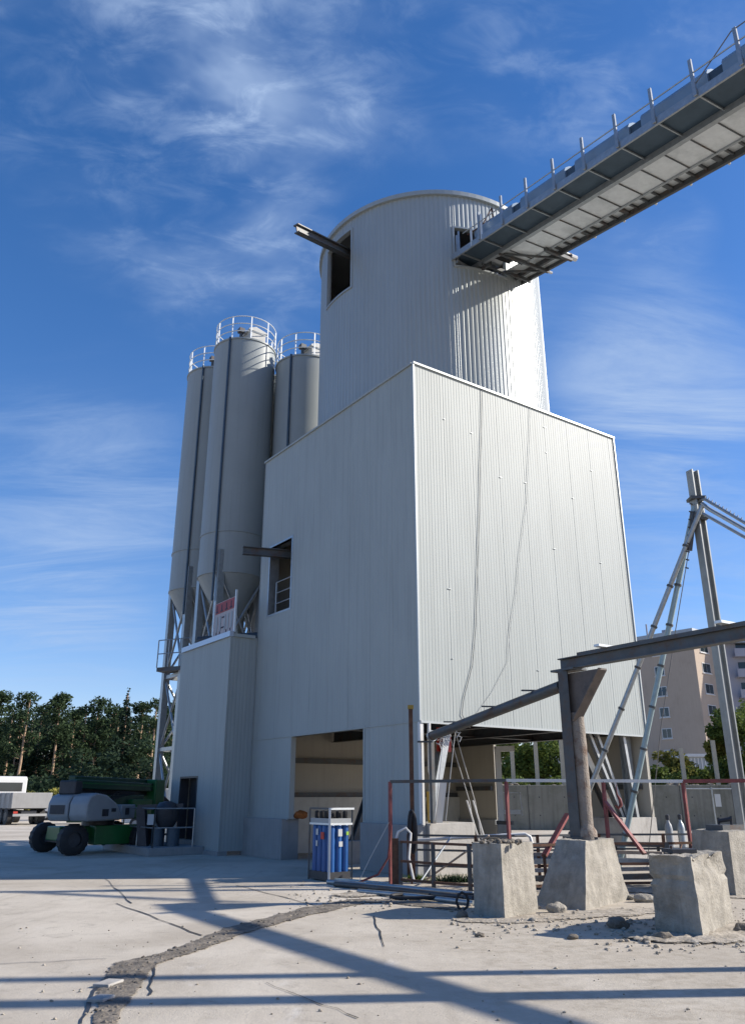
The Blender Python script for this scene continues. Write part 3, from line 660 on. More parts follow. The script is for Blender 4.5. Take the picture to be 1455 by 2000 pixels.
S1 = (-5.6, 30.6); S0 = (-5.6 - 2.95 * .578, 30.6 + 2.95 * .816); S2 = (-2.88, 30.62); S3 = (S0[0] + S2[0] - S1[0], S0[1] + S2[1] - S1[1])
make_silo(S1, 'nearest grey cement silo, in full view left of the box wall', 199)
make_silo(S0, 'leftmost grey cement silo, half hidden behind the nearest one', 195)
make_silo(S2, 'cement silo showing between the nearest silo and the round tower', 204, zt=19.2)
make_silo(S3, 'rearmost cement silo, only a dark sliver of it showing between its neighbours', 200, zt=19.2)
# service platform with rail high between the legs on the left
pf = thing('silo_platform', 'small railed steel platform hung on the leg of the leftmost silo', 'platform', (S0[0] - .6, S0[1] - .9, 0))
z = 6.35; p0 = V((S0[0] - 1.35, S0[1] - .9, z)); p1 = V((S0[0] + 1.6, S0[1] - 2.2, z))
part('deck', MB().obox(p0, p1 - p0, V((.25, .6, 0)), V((0, 0, .16))), 'steel', pf)
part('rail', guardrail([p0 + UP * .15, p1 + UP * .15], 1.1, .025, (1, .5), .5), 'galv', pf)
cv_ = MB(); cv_.tube([B(8.6, 2.6, 7.0), B(12.2, -.4, 6.9)], .2, 14); cv_.tube([B(8.9, 1.2, 7.5), B(11.8, 2.4, 7.1)], .17, 14); cv_.cbox(B(8.9, 1.9, 7.0), RD * .6, LD * .5, UP * .7)
single('screw_conveyor', cv_, 'steel', 'dark tubular screw conveyors crossing under the silo cones', 'screw conveyor', B(9, 2, 6.4), True)

# ================================================================= CONVEYOR GALLERY
KO = V((2.80, 20.84, 17.5)); kaz = R_(151.3); KE = V((math.sin(kaz), math.cos(kaz), 0)); KW = V((-KE.y, KE.x, 0)); SL = .216
def K(s, t, z=0.): return KO + KE * s + KW * t + UP * (z - SL * s)
cg = thing('conveyor_gallery', 'long inclined galvanised conveyor gallery running from the round tower over the yard', 'conveyor', KO)
KS = 21.0; KU = (KE - UP * SL).normalized(); KN = KW.cross(KU).normalized() * (-1 if KW.cross(KU).z < 0 else 1)
def kbox(s0, s1, t0, t1, z0, z1, mb=None):
    mb = mb or MB()
    return mb.hexa([K(s0, t0, z0), K(s1, t0, z0), K(s1, t1, z0), K(s0, t1, z0), K(s0, t0, z1), K(s1, t0, z1), K(s1, t1, z1), K(s0, t1, z1)])
# left walkway
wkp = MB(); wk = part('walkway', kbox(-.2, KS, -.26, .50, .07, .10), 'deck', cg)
m_ = MB(); kbox(-.2, KS, -.32, -.27, -.04, .16, m_); kbox(-.2, KS, .50, .60, -.10, .10, m_); part('edge_channel', m_, 'galv', wk)
m_ = MB(); k = 2.5 - 1.083 * 2
while k < KS: part('cross_bearer', kbox(k - .018, k + .018, -.27, .50, .01, .06), 'galv', wk); k += 1.083
for k in range(-1, 17):
    s = 2.48 + 1.083 * (k - 0.) 
    part('rail_post', kbox(s - .04, s + .04, -.37, -.33, 0, 1.0), 'galv', cg)
m_ = MB(); m_.tube([K(.6, -.345, .62), K(KS, -.345, .62)], .017, 6); part('handrail', m_, 'galv', cg)
m_ = MB(); m_.tube([K(9.0, -.3, .35), K(9.98, -.345, .97)], .014, 6); m_.tube([K(9.98, -.345, .97), K(12, -.345, .97)], .014, 6); part('cable', m_, 'rope', cg)
# trough pan
tr_ = part('belt_pan', kbox(1.2, KS, .66, 1.52, -.02, .02), 'galvl', cg)
m_ = MB()
k = 1.5
while k < KS: kbox(k - .012, k + .012, .60, 1.56, -.05, -.02, m_); k += .72
part('pan_rib', m_, 'steel', tr_)
m_ = MB(); kbox(1.0, KS, .60, .67, -.06, .28, m_); kbox(1.0, KS, 1.52, 1.58, -.06, .28, m_); part('stringer', m_, 'galv', tr_)
# right-hand open strip with rungs and pale floor
rt = part('outer_strip', kbox(-.1, KS, 1.60, 1.98, .10, .13), 'galvl', cg)
m_ = MB(); kbox(-.1, KS, 1.98, 2.06, -.06, .14, m_); part('edge_channel', m_, 'steel', rt)
m_ = MB(); k = 2.0; i_ = 0
while k < KS: kbox(k - .02, k + (.10 if i_ % 4 == 0 else .03), 1.58, 1.98, .02, .09, m_); k += .36; i_ += 1
part('rung', m_, 'steel', rt)
m_ = MB(); k = 2.48 + 1.083
while k < KS: m_.tube([K(k, 2.05, 0), K(k, 2.14, -.02)], .035, 8); k += 1.083
part('bolt_lug', m_, 'white', rt)
m_ = MB(); k = 2.48
while k < KS: kbox(k - .03, k + .03, 2.03, 2.06, .1, 1.0, m_); k += 1.083
m_.tube([K(.6, 2.045, .62), K(KS, 2.045, .62)], .017, 6); m_.tube([K(.6, 2.045, 1.0), K(KS, 2.045, 1.0)], .017, 6); part('outer_rail', m_, 'galv', cg)
# hoods : barrel covers, alternate ones raised
k = .9; i_ = 0
while k < KS:
    ln = 1.80; h0 = .60; R0 = .84
    m_ = MB(); arcp = [(.74 + math.cos(a) * R0 * 1.05, h0 + math.sin(a) * .34) for a in [math.pi * j / 10 for j in range(11)]] 
    arcp = [(1.60, .05)] + arcp + [(-.14, .12)]
    n_ = len(arcp); P = [K(k, t, z) for t, z in arcp] + [K(k + ln, t, z) for t, z in arcp]
    m_.add(P, [(j, j + 1, n_ + j + 1, n_ + j) for j in range(n_ - 1)] + [tuple(range(n_)), tuple(range(2 * n_ - 1, n_ - 1, -1))])
    part('belt_hood', m_, 'hood', cg, True); part('hood_gap', kbox(k + ln, k + 2.16, -.08, 1.5, .1, .62), 'deck', cg)
    k += 2.16; i_ += 1
m_ = MB(); kbox(.5, KS, .72, 1.46, .20, .23, m_); part('belt', m_, 'dark', cg)
# head platform against the tower
m_ = MB(); kbox(-.35, 2.3, 2.06, 2.36, .06, .10, m_); hp = part('head_platform', m_, 'galvl', cg)
m_ = MB(); kbox(-.55, 2.3, 2.34, 2.42, -.06, .12, m_); kbox(.35, .43, .5, 2.4, -.14, -.03, m_); kbox(1.2, 1.28, .5, 2.4, -.14, -.03, m_); kbox(2.2, 2.3, 1.4, 2.44, -.14, -.03, m_); kbox(-.3, .6, .62, .70, -.2, .05, m_)
m_.bar(K(-.35, .5, -.08), K(1.2, 2.3, -.08), .05, .05); m_.bar(K(1.25, .6, -.08), K(2.2, 2.3, -.08), .05, .05)
part('platform_beam', m_, 'steel', hp)
m_ = MB(); m_.bar(K(-.02, -.2, -.09), K(-.6, 2.5, -.09), .12, .1); m_.bar(K(0, -.15, -.05), K(0, -.15, .9), .07, .07); m_.bar(K(.3, -.3, -.05), K(.3, -.3, .85), .06, .06)
for s_1, t_1 in ((-.05, .9), (.1, 1.2), (-.15, 1.5)): m_.bar(K(s_1, t_1, -.05), K(s_1, t_1, .6), .06, .06)
m_.tube([K(.3, .9, .35), K(.3, 1.3, .35)], .2, 14)
part('head_frame', m_, 'galv', hp)
m_ = MB(); m_.tube([K(2.25, 2.4, .02), K(2.25, 2.62, .02)], .09, 10); m_.tube([K(1.24, 2.42, -.08), K(1.24, 2.56, -.08)], .04, 8); m_.tube([K(-.5, 2.4, -.2), K(-.5, 2.4, .25)], .03, 8); part('bolt_lug', m_, 'white', hp)
m_ = MB()
m_.bar(K(.9, -.2, .2), K(1.25, .3, 1.5), .03, .03); m_.bar(K(1.4, .3, .3), K(1.25, .3, 1.5), .05, .03); m_.bar(K(.7, -.25, .55), K(1.6, .1, .9), .03, .03); m_.bar(K(.2, 0, .2), K(1.0, .3, .9), .03, .03)
part('rusty_bracing', m_, 'rust', hp)
m_ = MB()
for s in (.95, 1.45): m_.bar(K(s, -.3, 0), K(s, -.3, .9), .06, .06)
part('head_post', m_, 'galvl', hp)

# ================================================================= PIERS
def pier(name, bot, top, h, label, seed, m='conc', rough=.03, cat='concrete pier', chunk=0.):
    bm = bmesh.new()
    vs = [bm.verts.new((x, y, -.02)) for x, y in bot] + [bm.verts.new((x, y, h)) for x, y in top]
    for f in [(0, 3, 2, 1), (4, 5, 6, 7), (0, 1, 5, 4), (1, 2, 6, 5), (2, 3, 7, 6), (3, 0, 4, 7)]: bm.faces.new([vs[i] for i in f])
    bmesh.ops.recalc_face_normals(bm, faces=bm.faces)
    bmesh.ops.subdivide_edges(bm, edges=bm.edges, cuts=15, use_grid_fill=True)
    bm.normal_update()
    for v in bm.verts:
        q = v.co * 3.2 + V((seed * 7, 0, 0))
        d = rough * mn.noise(q) + rough * .6 * mn.noise(q * 3.1) + rough * .3 * mn.noise(q * 9)
        if chunk and v.co.z > h - .35: d -= max(0, mn.noise(v.co * 4.5 + V((seed, 3, 0)))) * chunk
        v.co += v.normal * d
    c = V(((bot[0][0] + bot[2][0]) / 2, (bot[0][1] + bot[2][1]) / 2, 0)); bmesh.ops.translate(bm, vec=-c, verts=bm.verts)
    me = bpy.data.meshes.new(name); bm.to_mesh(me); bm.free(); me.materials.append(M[m])
    for p_ in me.polygons: p_.use_smooth = True
    try: me.set_sharp_from_angle(angle=R_(32))
    except Exception: pass
    o = bpy.data.objects.new(name, me); col.objects.link(o); o.location = c; return tag(o, label, cat)
def quad(n, l, r): n = V(n); l = V(l); r = V(r); f = l + r - n; return [tuple(x) for x in (n, r, f, l)]
def g2(x, y, z=0): q = G(x, y, z); return (q.x, q.y)
def atx(x, y, Y): q = At(x, y, Y); return (q.x, q.y)
n1, l1, r1 = g2(986, 1796), g2(926, 1786), g2(1050.6, 1781)
pier('concrete_pier', quad(n1, l1, r1), quad(atx(977.6, 1649, 12.70), atx(922, 1649, 13.2), atx(1039, 1646, 13.42)), .98, 'square cut smooth concrete pier with rubble on top, leftmost of the piers', 1, rough=.012)
pier('concrete_pier', quad(g2(1143, 1779), g2(1046, 1766), g2(1228, 1757)), quad(atx(1143, 1645, 13.95), atx(1086, 1637, 14.4), atx(1197, 1637, 14.8)), .96, 'wide tapering concrete pier carrying the steel column', 2, rough=.03)
pier('concrete_pier', quad(g2(1374, 1835), g2(1282, 1817), g2(1433, 1803)), quad(g2(1348, 1672, .93), g2(1266, 1669, .93), g2(1410, 1662, .93)), .93, 'rough broken edged concrete pier nearest the camera', 3, rough=.032, chunk=.12)
pier('concrete_pier', [(6.3, 15.2), (7.3, 15.9), (6.9, 16.9), (5.9, 16.25)], [(6.36, 15.3), (7.2, 15.95), (6.85, 16.8), (6.05, 16.2)], 1.05, 'concrete pier at the right edge behind the broken one', 4, rough=.02)
# caps and debris on the piers
m_ = MB(); rn = random.Random(3)
for k in range(70): q = V((2.02 + rn.gauss(0, .14), 13.05 + rn.gauss(0, .14), .98 + abs(rn.gauss(0, .012)))); rock(q, rn.choice((.015, .02, .03, .045)), m_, k, 1)
tag(part('rubble', m_, 'earth', None), 'crumbs of rubble heaped on top of the leftmost pier', 'rubble', kind='stuff')
c = At(1325, 1660, 11.6); c.z = .93; q = MB().cbox(c + V((0, 0, .03)), V((.34, .05, 0)), V((-.05, .3, 0)), V((0, 0, .05)))
ap = thing('anchor_plate', 'dark steel anchor plate on the broken concrete pier', 'anchor plate', c); part('plate', q, 'darks', ap); part('bolt', MB().tube([c, c + V((.08, .1, .1))], .015, 6).tube([c + V((-.1, 0, 0)), c + V((-.1, 0, .09))], .015, 6), 'rust', ap)
c = V((6.62, 16.05, 1.05)); ap = thing('anchor_plate', 'dark steel anchor plate with bolts on the right edge pier', 'anchor plate', c); part('plate', MB().cbox(c + V((0, 0, .05)), V((.55, .35, 0)), V((-.2, .3, 0)), V((0, 0, .09))), 'steel', ap); part('bolt', MB().tube([c + V((.1, -.05, 0)), c + V((.12, -.05, .25))], .025, 6).tube([c + V((-.1, 0, 0)), c + V((-.1, 0, .22))], .025, 6).tube([c + V((-.12, 0, .16)), c + V((.12, -.05, .2))], .04, 8), 'darks', ap)

# ================================================================= STEEL COLUMN, BEAM, PIPE
cc = At(1132, 1636, 14.65); cc.z = 1.0
ctop = 3.79
sc = thing('steel_column', 'tall steel column crusted with cement on the tapering pier', 'steel column', (cc.x, cc.y, .96))
bd = V((2.1, -3.2, 0)).normalized(); bn = V((-bd.y, bd.x, 0)); bn = -bn if bn.x > 0 else bn    # beam direction towards the right foreground
b0 = V((cc.x, cc.y, 0))
part('shaft', MB().ibeam(b0 + UP * .95 - V((.075, .03, 0)), b0 + UP * ctop - V((.075, .03, 0)), .17, .26, .03, V((.3, 1, 0))), 'steel', sc)
m_ = MB(); zz = .95; pts = []; rs = []
while zz < 3.05: pts.append(b0 + V((.10, -.05, zz))); rs.append(.135 + .012 * mn.noise(V((0, 0, zz * 5))) + (.05 if zz < 1.12 else 0)); zz += .07
part('concrete_core', m_.tube(pts, rs, 24), 'rustpipe', sc, True)
part('base_plate', MB().cbox(b0 + UP * .98, V((.5, 0, 0)), V((0, .42, 0)), UP * .04), 'steel', sc)
gz = 3.75
part('gusset', MB().prism([b0 - bd * .04 + UP * gz, b0 + bd * .85 + UP * gz, b0 + bd * .16 + UP * (gz - .82), b0 - bd * .04 + UP * (gz - .82)], bn * .03).prism([b0 + bd * .85 + UP * gz - bn * .1, b0 + bd * .85 + UP * (gz - .03) - bn * .1, b0 + bd * .16 + UP * (gz - .85) - bn * .1, b0 + bd * .16 + UP * (gz - .82) - bn * .1], bn * .22), 'gusset', sc)
part('top_plate', MB().cbox(b0 + UP * 3.81 + bd * .05, bd * .55, bn * .36, UP * .035), 'steel', sc)
# overhead beam going right
bm_ = thing('overhead_beam', 'long dark double channel beam from the column out over the right edge', 'steel beam', b0 + UP * 3.9)
p0 = b0 - bd * .12 + UP * 3.93; p1 = b0 + bd * 9.0 + UP * 3.93
part('beam', MB().ibeam(p0, p1, .17, .21, .02), 'steel', bm_)
m_ = MB(); m_.bar(b0 + bd * .35 + UP * 4.06 + bn * .06, b0 + bd * 9 + UP * 4.06 + bn * .06, .03, .05); m_.bar(b0 + bd * .35 + UP * 4.055 - bn * .06, b0 + bd * 9 + UP * 4.055 - bn * .06, .03, .05)
part('tray_rail', m_, 'steel', bm_)
m_ = MB()
k = .4
while k < 9: m_.cbox(b0 + bd * k + UP * 4.04, bd * .03, bn * .11, UP * .02); k += .12
part('tray_rung', m_, 'galv', bm_)
for s in (1.0, 3.35): part('splice_plate', MB().cbox(b0 + bd * s + UP * 4.10 + bn * .1, bd * .12, bn * .36, UP * .04), 'galvl', bm_)
# inclined pipe towards the building
pq0 = b0 + V((-.1, .05, 3.54)); pq1 = At(842, 1438, 18.85)
pp = thing('inclined_pipe', 'dark steel pipe sloping from the column down to the building corner', 'pipe', pq0)
part('tube', MB().tube([pq0, pq0.lerp(pq1, .5), pq1], .105, 18), 'steel', pp, True)
part('flange', MB().tube([pq1, pq1.lerp(pq0, .012)], .125, 18), 'galv', pp, True)
for s, xx in ((.17, 0), (.46, 0), (.78, 0)):
    q = pq0.lerp(pq1, s) + UP * .11; part('lug', MB().cbox(q + V((-.1, 0, .0)), V((.3, .03, 0)), V((0, .06, 0)), V((0, 0, .025))), 'steel', pp)
pst = thing('pipe_prop', 'thin dark prop standing under the lower end of the inclined pipe', 'prop', (pq1.x, pq1.y, 1.08))
part('shaft', MB().bar((pq1.x, pq1.y, 1.08), pq1, .09, .09, LD), 'steel', pst); part('arm', MB().bar(pq1 - V((.32, 0, .12)), pq1 + V((.02, 0, -.12)), .04, .04), 'steel', pst)
# pale ropes tangled under the pipe
m_ = MB()
for s in (.84, .87, .9, .93, .75):
    q = pq0.lerp(pq1, s) - UP * .08; pts = [q + V((.1 * math.sin(k * 1.7 + s * 30) * .6, .02, -.03 * k + .05 * math.cos(k * 2.3))) for k in range(8)]
    m_.tube(pts, .011, 6)
e0 = pq0.lerp(pq1, .88)
m_.tube([e0, V((e0.x - .13, e0.y + .1, 2.0)), V((e0.x - .25, e0.y + .2, 1.15))], .009, 6); m_.tube([e0 + V((.25, -.2, .1)), V((e0.x + .1, e0.y, 2.0)), V((e0.x, e0.y + .2, 1.15))], .009, 6)
single('rope_tangle', m_, 'ropel', 'pale ropes knotted round the lower end of the inclined pipe', 'rope', pq0.lerp(pq1, .88), True)
# rope down the white wall
m_ = MB()
rp = [(2.49, 12.78), (2.40, 11.5), (2.25, 10), (2.16, 8.86), (2.05, 7.8), (1.94, 6.71), (1.84, 5.7), (1.67, 4.71), (1.35, 3.9), (1.26, 3.5), (1.5, 3.2)]
m_.tube([B(-.03, b, z) for b, z in rp], .008, 6)
single('hanging_cable', m_, 'rope', 'thin grey cable hanging down the sunlit right wall', 'cable', B(-.03, 2, 3.2), True)
m_ = MB(); rp = [(4.45, 12.78), (4.3, 11.5), (4.0, 9.5), (3.6, 8), (3.35, 6.8), (3.0, 5.6), (2.9, 4.9), (2.3, 4.1), (1.6, 3.4)]
m_.tube([B(-.03, b, z) for b, z in rp], .005, 6)
single('hanging_cable', m_, 'ropel', 'second, fainter cable hanging nearer the middle of the right wall', 'cable', B(-.03, 3, 3.2), True)

# ================================================================= MAST AND BRACES
MP = V((7.40, 17.0, 0))
ms = thing('steel_mast', 'tall galvanised mast rising past the overhead beam at the right edge', 'mast', MP)
m_ = MB(); m_.ibeam(MP, MP + UP * 8.75, .19, .20, .03, V((1, .4, 0))); part('shaft', m_, 'mast', ms)
part('clamp', MB().cbox(MP + UP * 8.05, V((.34, 0, 0)), V((0, .3, 0)), UP * .07).cbox(MP + UP * 7.55, V((.3, 0, 0)), V((0, .3, 0)), UP * .05), 'steel', ms)
apx = At(1370, 988, 16.8)
def prop(name, label, foot, top, r=.06, m='galv'):
    t = thing(name, label, 'brace', (foot.x, foot.y, 0)); part('tube', MB().tube([foot, foot.lerp(top, .5), top], r, 10), m, t, True)
    for k in range(1, 9): q = foot.lerp(top, k / 9); d = (top - foot).normalized(); part('coupler', MB().tube([q - d * .025, q + d * .025], r * 1.35, 10), 'steel', t, True)
    return t
prop('raking_brace', 'left galvanised raking brace leaning from the mast head down behind the column', G(1083, 1712), apx, .055)
prop('raking_brace', 'right raking brace from the mast head down to the pit rail', G(1203, 1716), At(1355, 990, 17.0), .06, 'ltblue')
m_ = MB(); m_.tube([apx + V((0, 0, .06)), At(1385, 995, 16.7), At(1455, 1035, 16.0), At(1560, 1085, 15.2)], .045, 8)
a1 = At(1376, 975, 16.8); m_.tube([MP + UP * 8.0, a1, At(1455, 1022, 16.0), At(1560, 1080, 15.0)], .035, 8)
m_.tube([At(1372, 1003, 16.8), At(1455, 1050, 16.0), At(1560, 1105, 15.2)], .035, 8)
for k in range(12): q = a1.lerp(At(1455, 1022, 16.0), k / 11); m_.tube([q + UP * .03, q + UP * .03 + V((.02, 0, .05))], .012, 5)
single('cable_bundle', m_, 'galv', 'bundle of festooned cables leading right from the mast head', 'cables', apx, True)
m_ = MB(); m_.tube([At(1352, 1000, 17), At(1350, 1040, 17), At(1346, 1075, 17.05)], .06, 8)
for k in range(9): q = At(1352, 985, 16.95).lerp(At(1344, 1110, 17), k / 8); m_.tube([q, q + V((-.07, 0, .02))], .018, 5)
single('cable_coil', m_, 'steel', 'dark coiled cable strapped to the side of the mast below its head', 'cable', At(1350, 1040, 17), True)
m_ = MB().tube([At(1357, 1000, 16.9), At(1318, 1235, 17.4), At(1290, 1420, 17.8), G(1262, 1700)], .010, 6)
single('guy_wire', m_, 'rope', 'thin dark wire hanging from the mast head in front of the apartment block', 'wire', G(1262, 1700), True)
# unseen posts added only to cast the shadows across the foreground
sdir = V((-math.sin(a_), -math.cos(a_), 0))
for (x, y, h, wdt, lb) in [(1455, 1893, 8.5, .22, 'unseen tall steel post added outside the right edge to cast the upper foreground shadow'), (1455, 1938, 8.5, .30, 'unseen thicker steel post added outside the right edge to cast the lower foreground shadow')]:
    q = G(x, y) - sdir * 3.2; t = thing('shadow_post', lb, 'post', q)
    part('shaft', MB().ibeam(q, q + UP * h, wdt, wdt, .03), 'galv', t); part('base_plate', MB().cbox(q + UP * .02, V((.4, 0, 0)), V((0, .4, 0)), UP * .04), 'steel', t)
q = G(1455, 1893) - sdir * 3.2; q2 = G(1455, 1938) - sdir * 3.2
# ================================================================= RAILS, PIT, DEBRIS
RY = 17.1
ra, rb_, rc, rd_ = V((.36, 17.2, 0)), At(992, 1600, 16.9), At(1184, 1600, 16.8), At(1342, 1600, 16.7)
for q in (rb_, rc, rd_): q.z = 0
rr_ = thing('red_frame_railing', 'tall red framed railing running behind the piers with one long top rail', 'railing', ra)
RH = 1.93
for q in (ra, rb_, rc, rd_): part('post', MB().bar(q, q + UP * RH, .058, .058, LD), 'red', rr_)
part('top_rail', MB().bar(ra + UP * RH, rb_ + UP * (RH + .02), .05, .06), 'steel', rr_); part('top_rail', MB().bar(rb_ + UP * (RH + .02), rd_ + UP * (RH + .0), .05, .06), 'white', rr_)
re = V((9.0, 16.4, 0)); part('top_rail', MB().bar(rd_ + UP * (RH + .0), re + UP * (RH + .02), .05, .07), 'red', rr_, label='dull red length of top rail at the right')
part('brace', MB().bar(At(1108, 1590, 16.5), At(1062, 1672, 15.8), .1, .05), 'red', rr_); part('brace', MB().bar(rc + UP * 1.55, At(1258, 1668, 16.2), .09, .05), 'red', rr_)
part('brace_foot', MB().bar(At(1062, 1668, 15.8), At(1066, 1720, 15.8), .05, .05), 'rust', rr_)
# pit guard rail, rusty
pg = thing('pit_guardrail', 'low rusty guard rail round the pit between the piers', 'guard rail', (1.0, 16.5, 0))
pts = [V((.55, 17.0, 0)), V((1.15, 16.4, 0)), V((1.78, 15.9, 0)), V((2.6, 15.6, 0)), V((3.9, 16.2, 0)), V((5.6, 16.4, 0)), V((7.0, 16.9, 0))]
for q in pts: part('post', MB().bar(q, q + UP * .82, .08, .05), 'steel', pg)
part('post', MB().bar(V((.45, 17.05, 0)), V((.45, 17.05, .86)), .13, .1), 'rust', pg, label='thick rust brown corner post')
for h in (.12, .45, .80):
    m_ = MB()
    for a, b in zip(pts[:-1], pts[1:]): m_.bar(a + UP * h, b + UP * h, .04, .045)
    part('rail', m_, 'rust', pg)
m_ = MB()
wp = At(815, 1641, 18.0); we = At(1025, 1629, 17.6); 
m_.tube([wp, we, we + V((.1, 0, -.05)), we + V((.14, 0, -.22))], .035, 10)
single('white_pipe_rail', m_, 'white', 'long white pipe lying level above the pit rail and bent down at its right end', 'pipe', wp, True)
pg2 = thing('pit_guardrail', 'second rusty guard rail standing farther back across the pit', 'guard rail', (1.2, 17.9, 0))
pts = [V((.75, 18.0, 0)), V((2.1, 17.5, 0)), V((3.4, 17.7, 0)), V((4.8, 18.2, 0)), V((6.2, 18.3, 0)), V((8.0, 18.6, 0))]
for q in pts: part('post', MB().bar(q, q + UP * .9, .06, .05), 'rust', pg2)
for h in (.3, .6, .88):
    m_ = MB()
    for a, b in zip(pts[:-1], pts[1:]): m_.bar(a + UP * h, b + UP * h, .035, .04)
    part('rail', m_, 'steel', pg2)
for i, (x0, y0, x1, y1, z0, z1, lb) in enumerate([(1.0, 17.5, 2.2, 16.2, .02, .95, 'thin bent bar leaning on the front pit rail left of the leftmost pier'), (.9, 16.9, 1.6, 17.6, .05, .85, 'short bar leaning the other way behind the front pit rail')]):
    single('leaning_bar', MB().tube([V((x0, y0, z0)), V((x1, y1, z1))], .02, 6), 'galv' if i else 'pinkw', lb, 'bar', (x0, y0, 0), True)
# stacked lengths of steel and timber beyond the rail
n_st = 0
stl = ['between the leftmost and tapering piers', 'right of the tapering pier']
for gi_, (xa, xb, Y, yy) in enumerate([(1030, 1100, 16.9, (1652, 1668, 1682, 1700, 1716)), (1195, 1290, 17.2, (1648, 1664, 1680, 1698, 1713))]):
    for k, y in enumerate(yy):
        a = At(xa, y, Y - k * .12); b = At(xb, y + random.uniform(-3, 3), Y - k * .12 + .1); mm = ('steel', 'pinkw', 'galv', 'concl', 'steel')[k]
        nm = ('topmost', 'second from the top', 'middle', 'second from the bottom', 'bottom')[k]
        single('stacked_bar', MB().bar(a, b, .14, .06 if k % 2 else .09), mm, '%s bar of the stack %s' % (nm, stl[gi_]), 'bar', (a + b) / 2, group='bars stacked by the pit')
    rk = thing('bar_rack', 'low rack under the stacked bars seen %s' % stl[gi_], 'rack', G((xa + xb) / 2, 1725))
    for xx in (xa + 6, xb - 6): q = At(xx, 1650, Y + .12); part('upright', MB().bar((q.x, q.y, 0), (q.x, q.y, q.z + .05), .05, .05), 'steel', rk)
# pipes lying on the yard
for (x0, y0, x1, y1, r, mm, lb) in [(640, 1727, 925, 1752, .045, 'galv', 'upper galvanised pipe of the bundle lying on the yard'), (655, 1732, 925, 1762, .05, 'steel', 'dark middle pipe of the bundle lying on the yard'), (700, 1745, 925, 1769, .04, 'galv', 'lower galvanised pipe of the bundle lying on the yard'), (650, 1722, 760, 1731, .035, 'ltblue', 'short pale pipe at the left end of the bundle')]:
    a = G(x0, y0) + UP * r; b = G(x1, y1) + UP * r; single('pipe_length', MB().tube([a, a.lerp(b, .5) + V((0, .02, .01)), b], r, 10), mm, lb, 'pipe', (a + b) / 2, True, 'pipes lying in front of the pit')
c = G(850, 1757); pts = [c + V((math.cos(t) * .75, math.sin(t) * .28, .05 + .01 * math.sin(3 * t))) for t in [i / 30 * 2 * math.pi for i in range(30)]]
single('hose_loop', MB().tube(pts, .03, 8), 'dark', 'black hose loop lying beside the pipes on the yard', 'hose', c, True)
c = G(905, 1785); pts = [c + V((.09 * math.cos(t * .8), .1, .16 + .12 * math.sin(t * .8))) for t in range(9)]
single('hose_loop', MB().tube(pts, .02, 6), 'dark', 'short black hose curled at the foot of the leftmost pier', 'hose', c, True)
# weeds
def weeds(c, n, s, label, m='weed'):
    mb = MB(); rn = random.Random(n)
    for i in range(n):
        b = V(c) + V((rn.gauss(0, s), rn.gauss(0, s * .5), 0)); h = rn.uniform(.04, .17); d = V((rn.uniform(-.1, .1), rn.uniform(-.1, .1), h)); w_ = V((rn.uniform(-.02, .02), .02, 0))
        mb.add([b - w_, b + w_, b + d + w_ * .2], [(0, 1, 2)])
    return single('weed_clump', mb, m, label, 'weeds', c)
weeds(G(812, 1722), 260, .12, 'yellowish green weeds at the left end of the pit rail'); weeds(G(890, 1722), 420, .26, 'dark green weeds behind the pit rail left of the first pier', 'needle')
# rusty pole
q = At(806, 1655, 17.45); q = V((q.x, q.y, 0)); tp = At(797, 1384, 17.45)
rp_ = thing('rusty_pole', 'rust red pole standing before the building corner with a yellow cap', 'pole', q)
part('shaft', MB().bar(q, (q.x + .0, q.y, tp.z), .085, .085), 'rust', rp_); part('cap', MB().cbox((q.x + .0, q.y, tp.z + .03), V((.12, 0, 0)), V((0, .12, 0)), V((0, 0, .08))), 'yellow', rp_)
cpts = [V((q.x - .02 + .06 * math.cos(t), q.y - .08, 1.0 + .38 * math.sin(t))) for t in [i / 16 * 2 * math.pi for i in range(17)]]
single('black_cable_coil', MB().tube(cpts, .03, 8).tube([p_ + V((.03, -.02, -.05)) for p_ in cpts], .03, 8), 'dark', 'coil of black cable hung on the rusty pole', 'cable coil', (q.x, q.y, 1), True)
single('white_hose', MB().tube([V((q.x - .4, 17.1, .7)), V((q.x - .3, 17.1, .98)), V((q.x - .15, 17.1, 1.05)), V((q.x - .05, 17.1, .95)), V((q.x - .1, 17.05, .5)), V((q.x - .0, 17.0, .05))], .025, 8), 'white', 'white hose arching beside the black cable coil', 'hose', (q.x - .2, 17.1, 0), True)
m_ = MB(); m_.tube([ra + V((.02, -.05, 1.1)), ra + V((-.05, -.06, .5)), ra + V((-.25, -.1, .2)), ra + V((-.7, -.1, .03))], .02, 6); single('pink_hose', m_, 'red', 'faded red hose trailing down the left railing post to the yard', 'hose', ra, True)
m_ = MB(); m_.tube([ra + V((.0, 0, 1.2)), ra + V((-.4, 0, .5)), ra + V((-.65, -.1, .03))], .008, 6); single('tie_wire', m_, 'ropel', 'thin pale wire slanting from the left railing post to the ground', 'wire', ra, True)
# things under the right face near the corner
c = B(.6, .95, 1.45); single('hanging_sheet', MB().obox(B(.5, .93, 2.66), RD * .42, LD * .05, UP * .56), 'redb', 'small bright red panel hung under the building near its corner', 'panel', B(.5, .93, 2.66))
single('yellow_prop', MB().bar(B(.25, .45, 1.08), B(.25, .42, 1.75), .12, .08), 'yellow', 'dull yellow prop standing on the near concrete footing', 'prop', B(.25, .45, 1.08))
wpst = thing('white_gatepost', 'white painted leaning steel plate beside the yellow prop', 'post', B(.15, .62, 1.08)); part('plate', MB().bar(B(.15, .60, 1.08), B(.15, .78, 2.0), .16, .05), 'white', wpst)
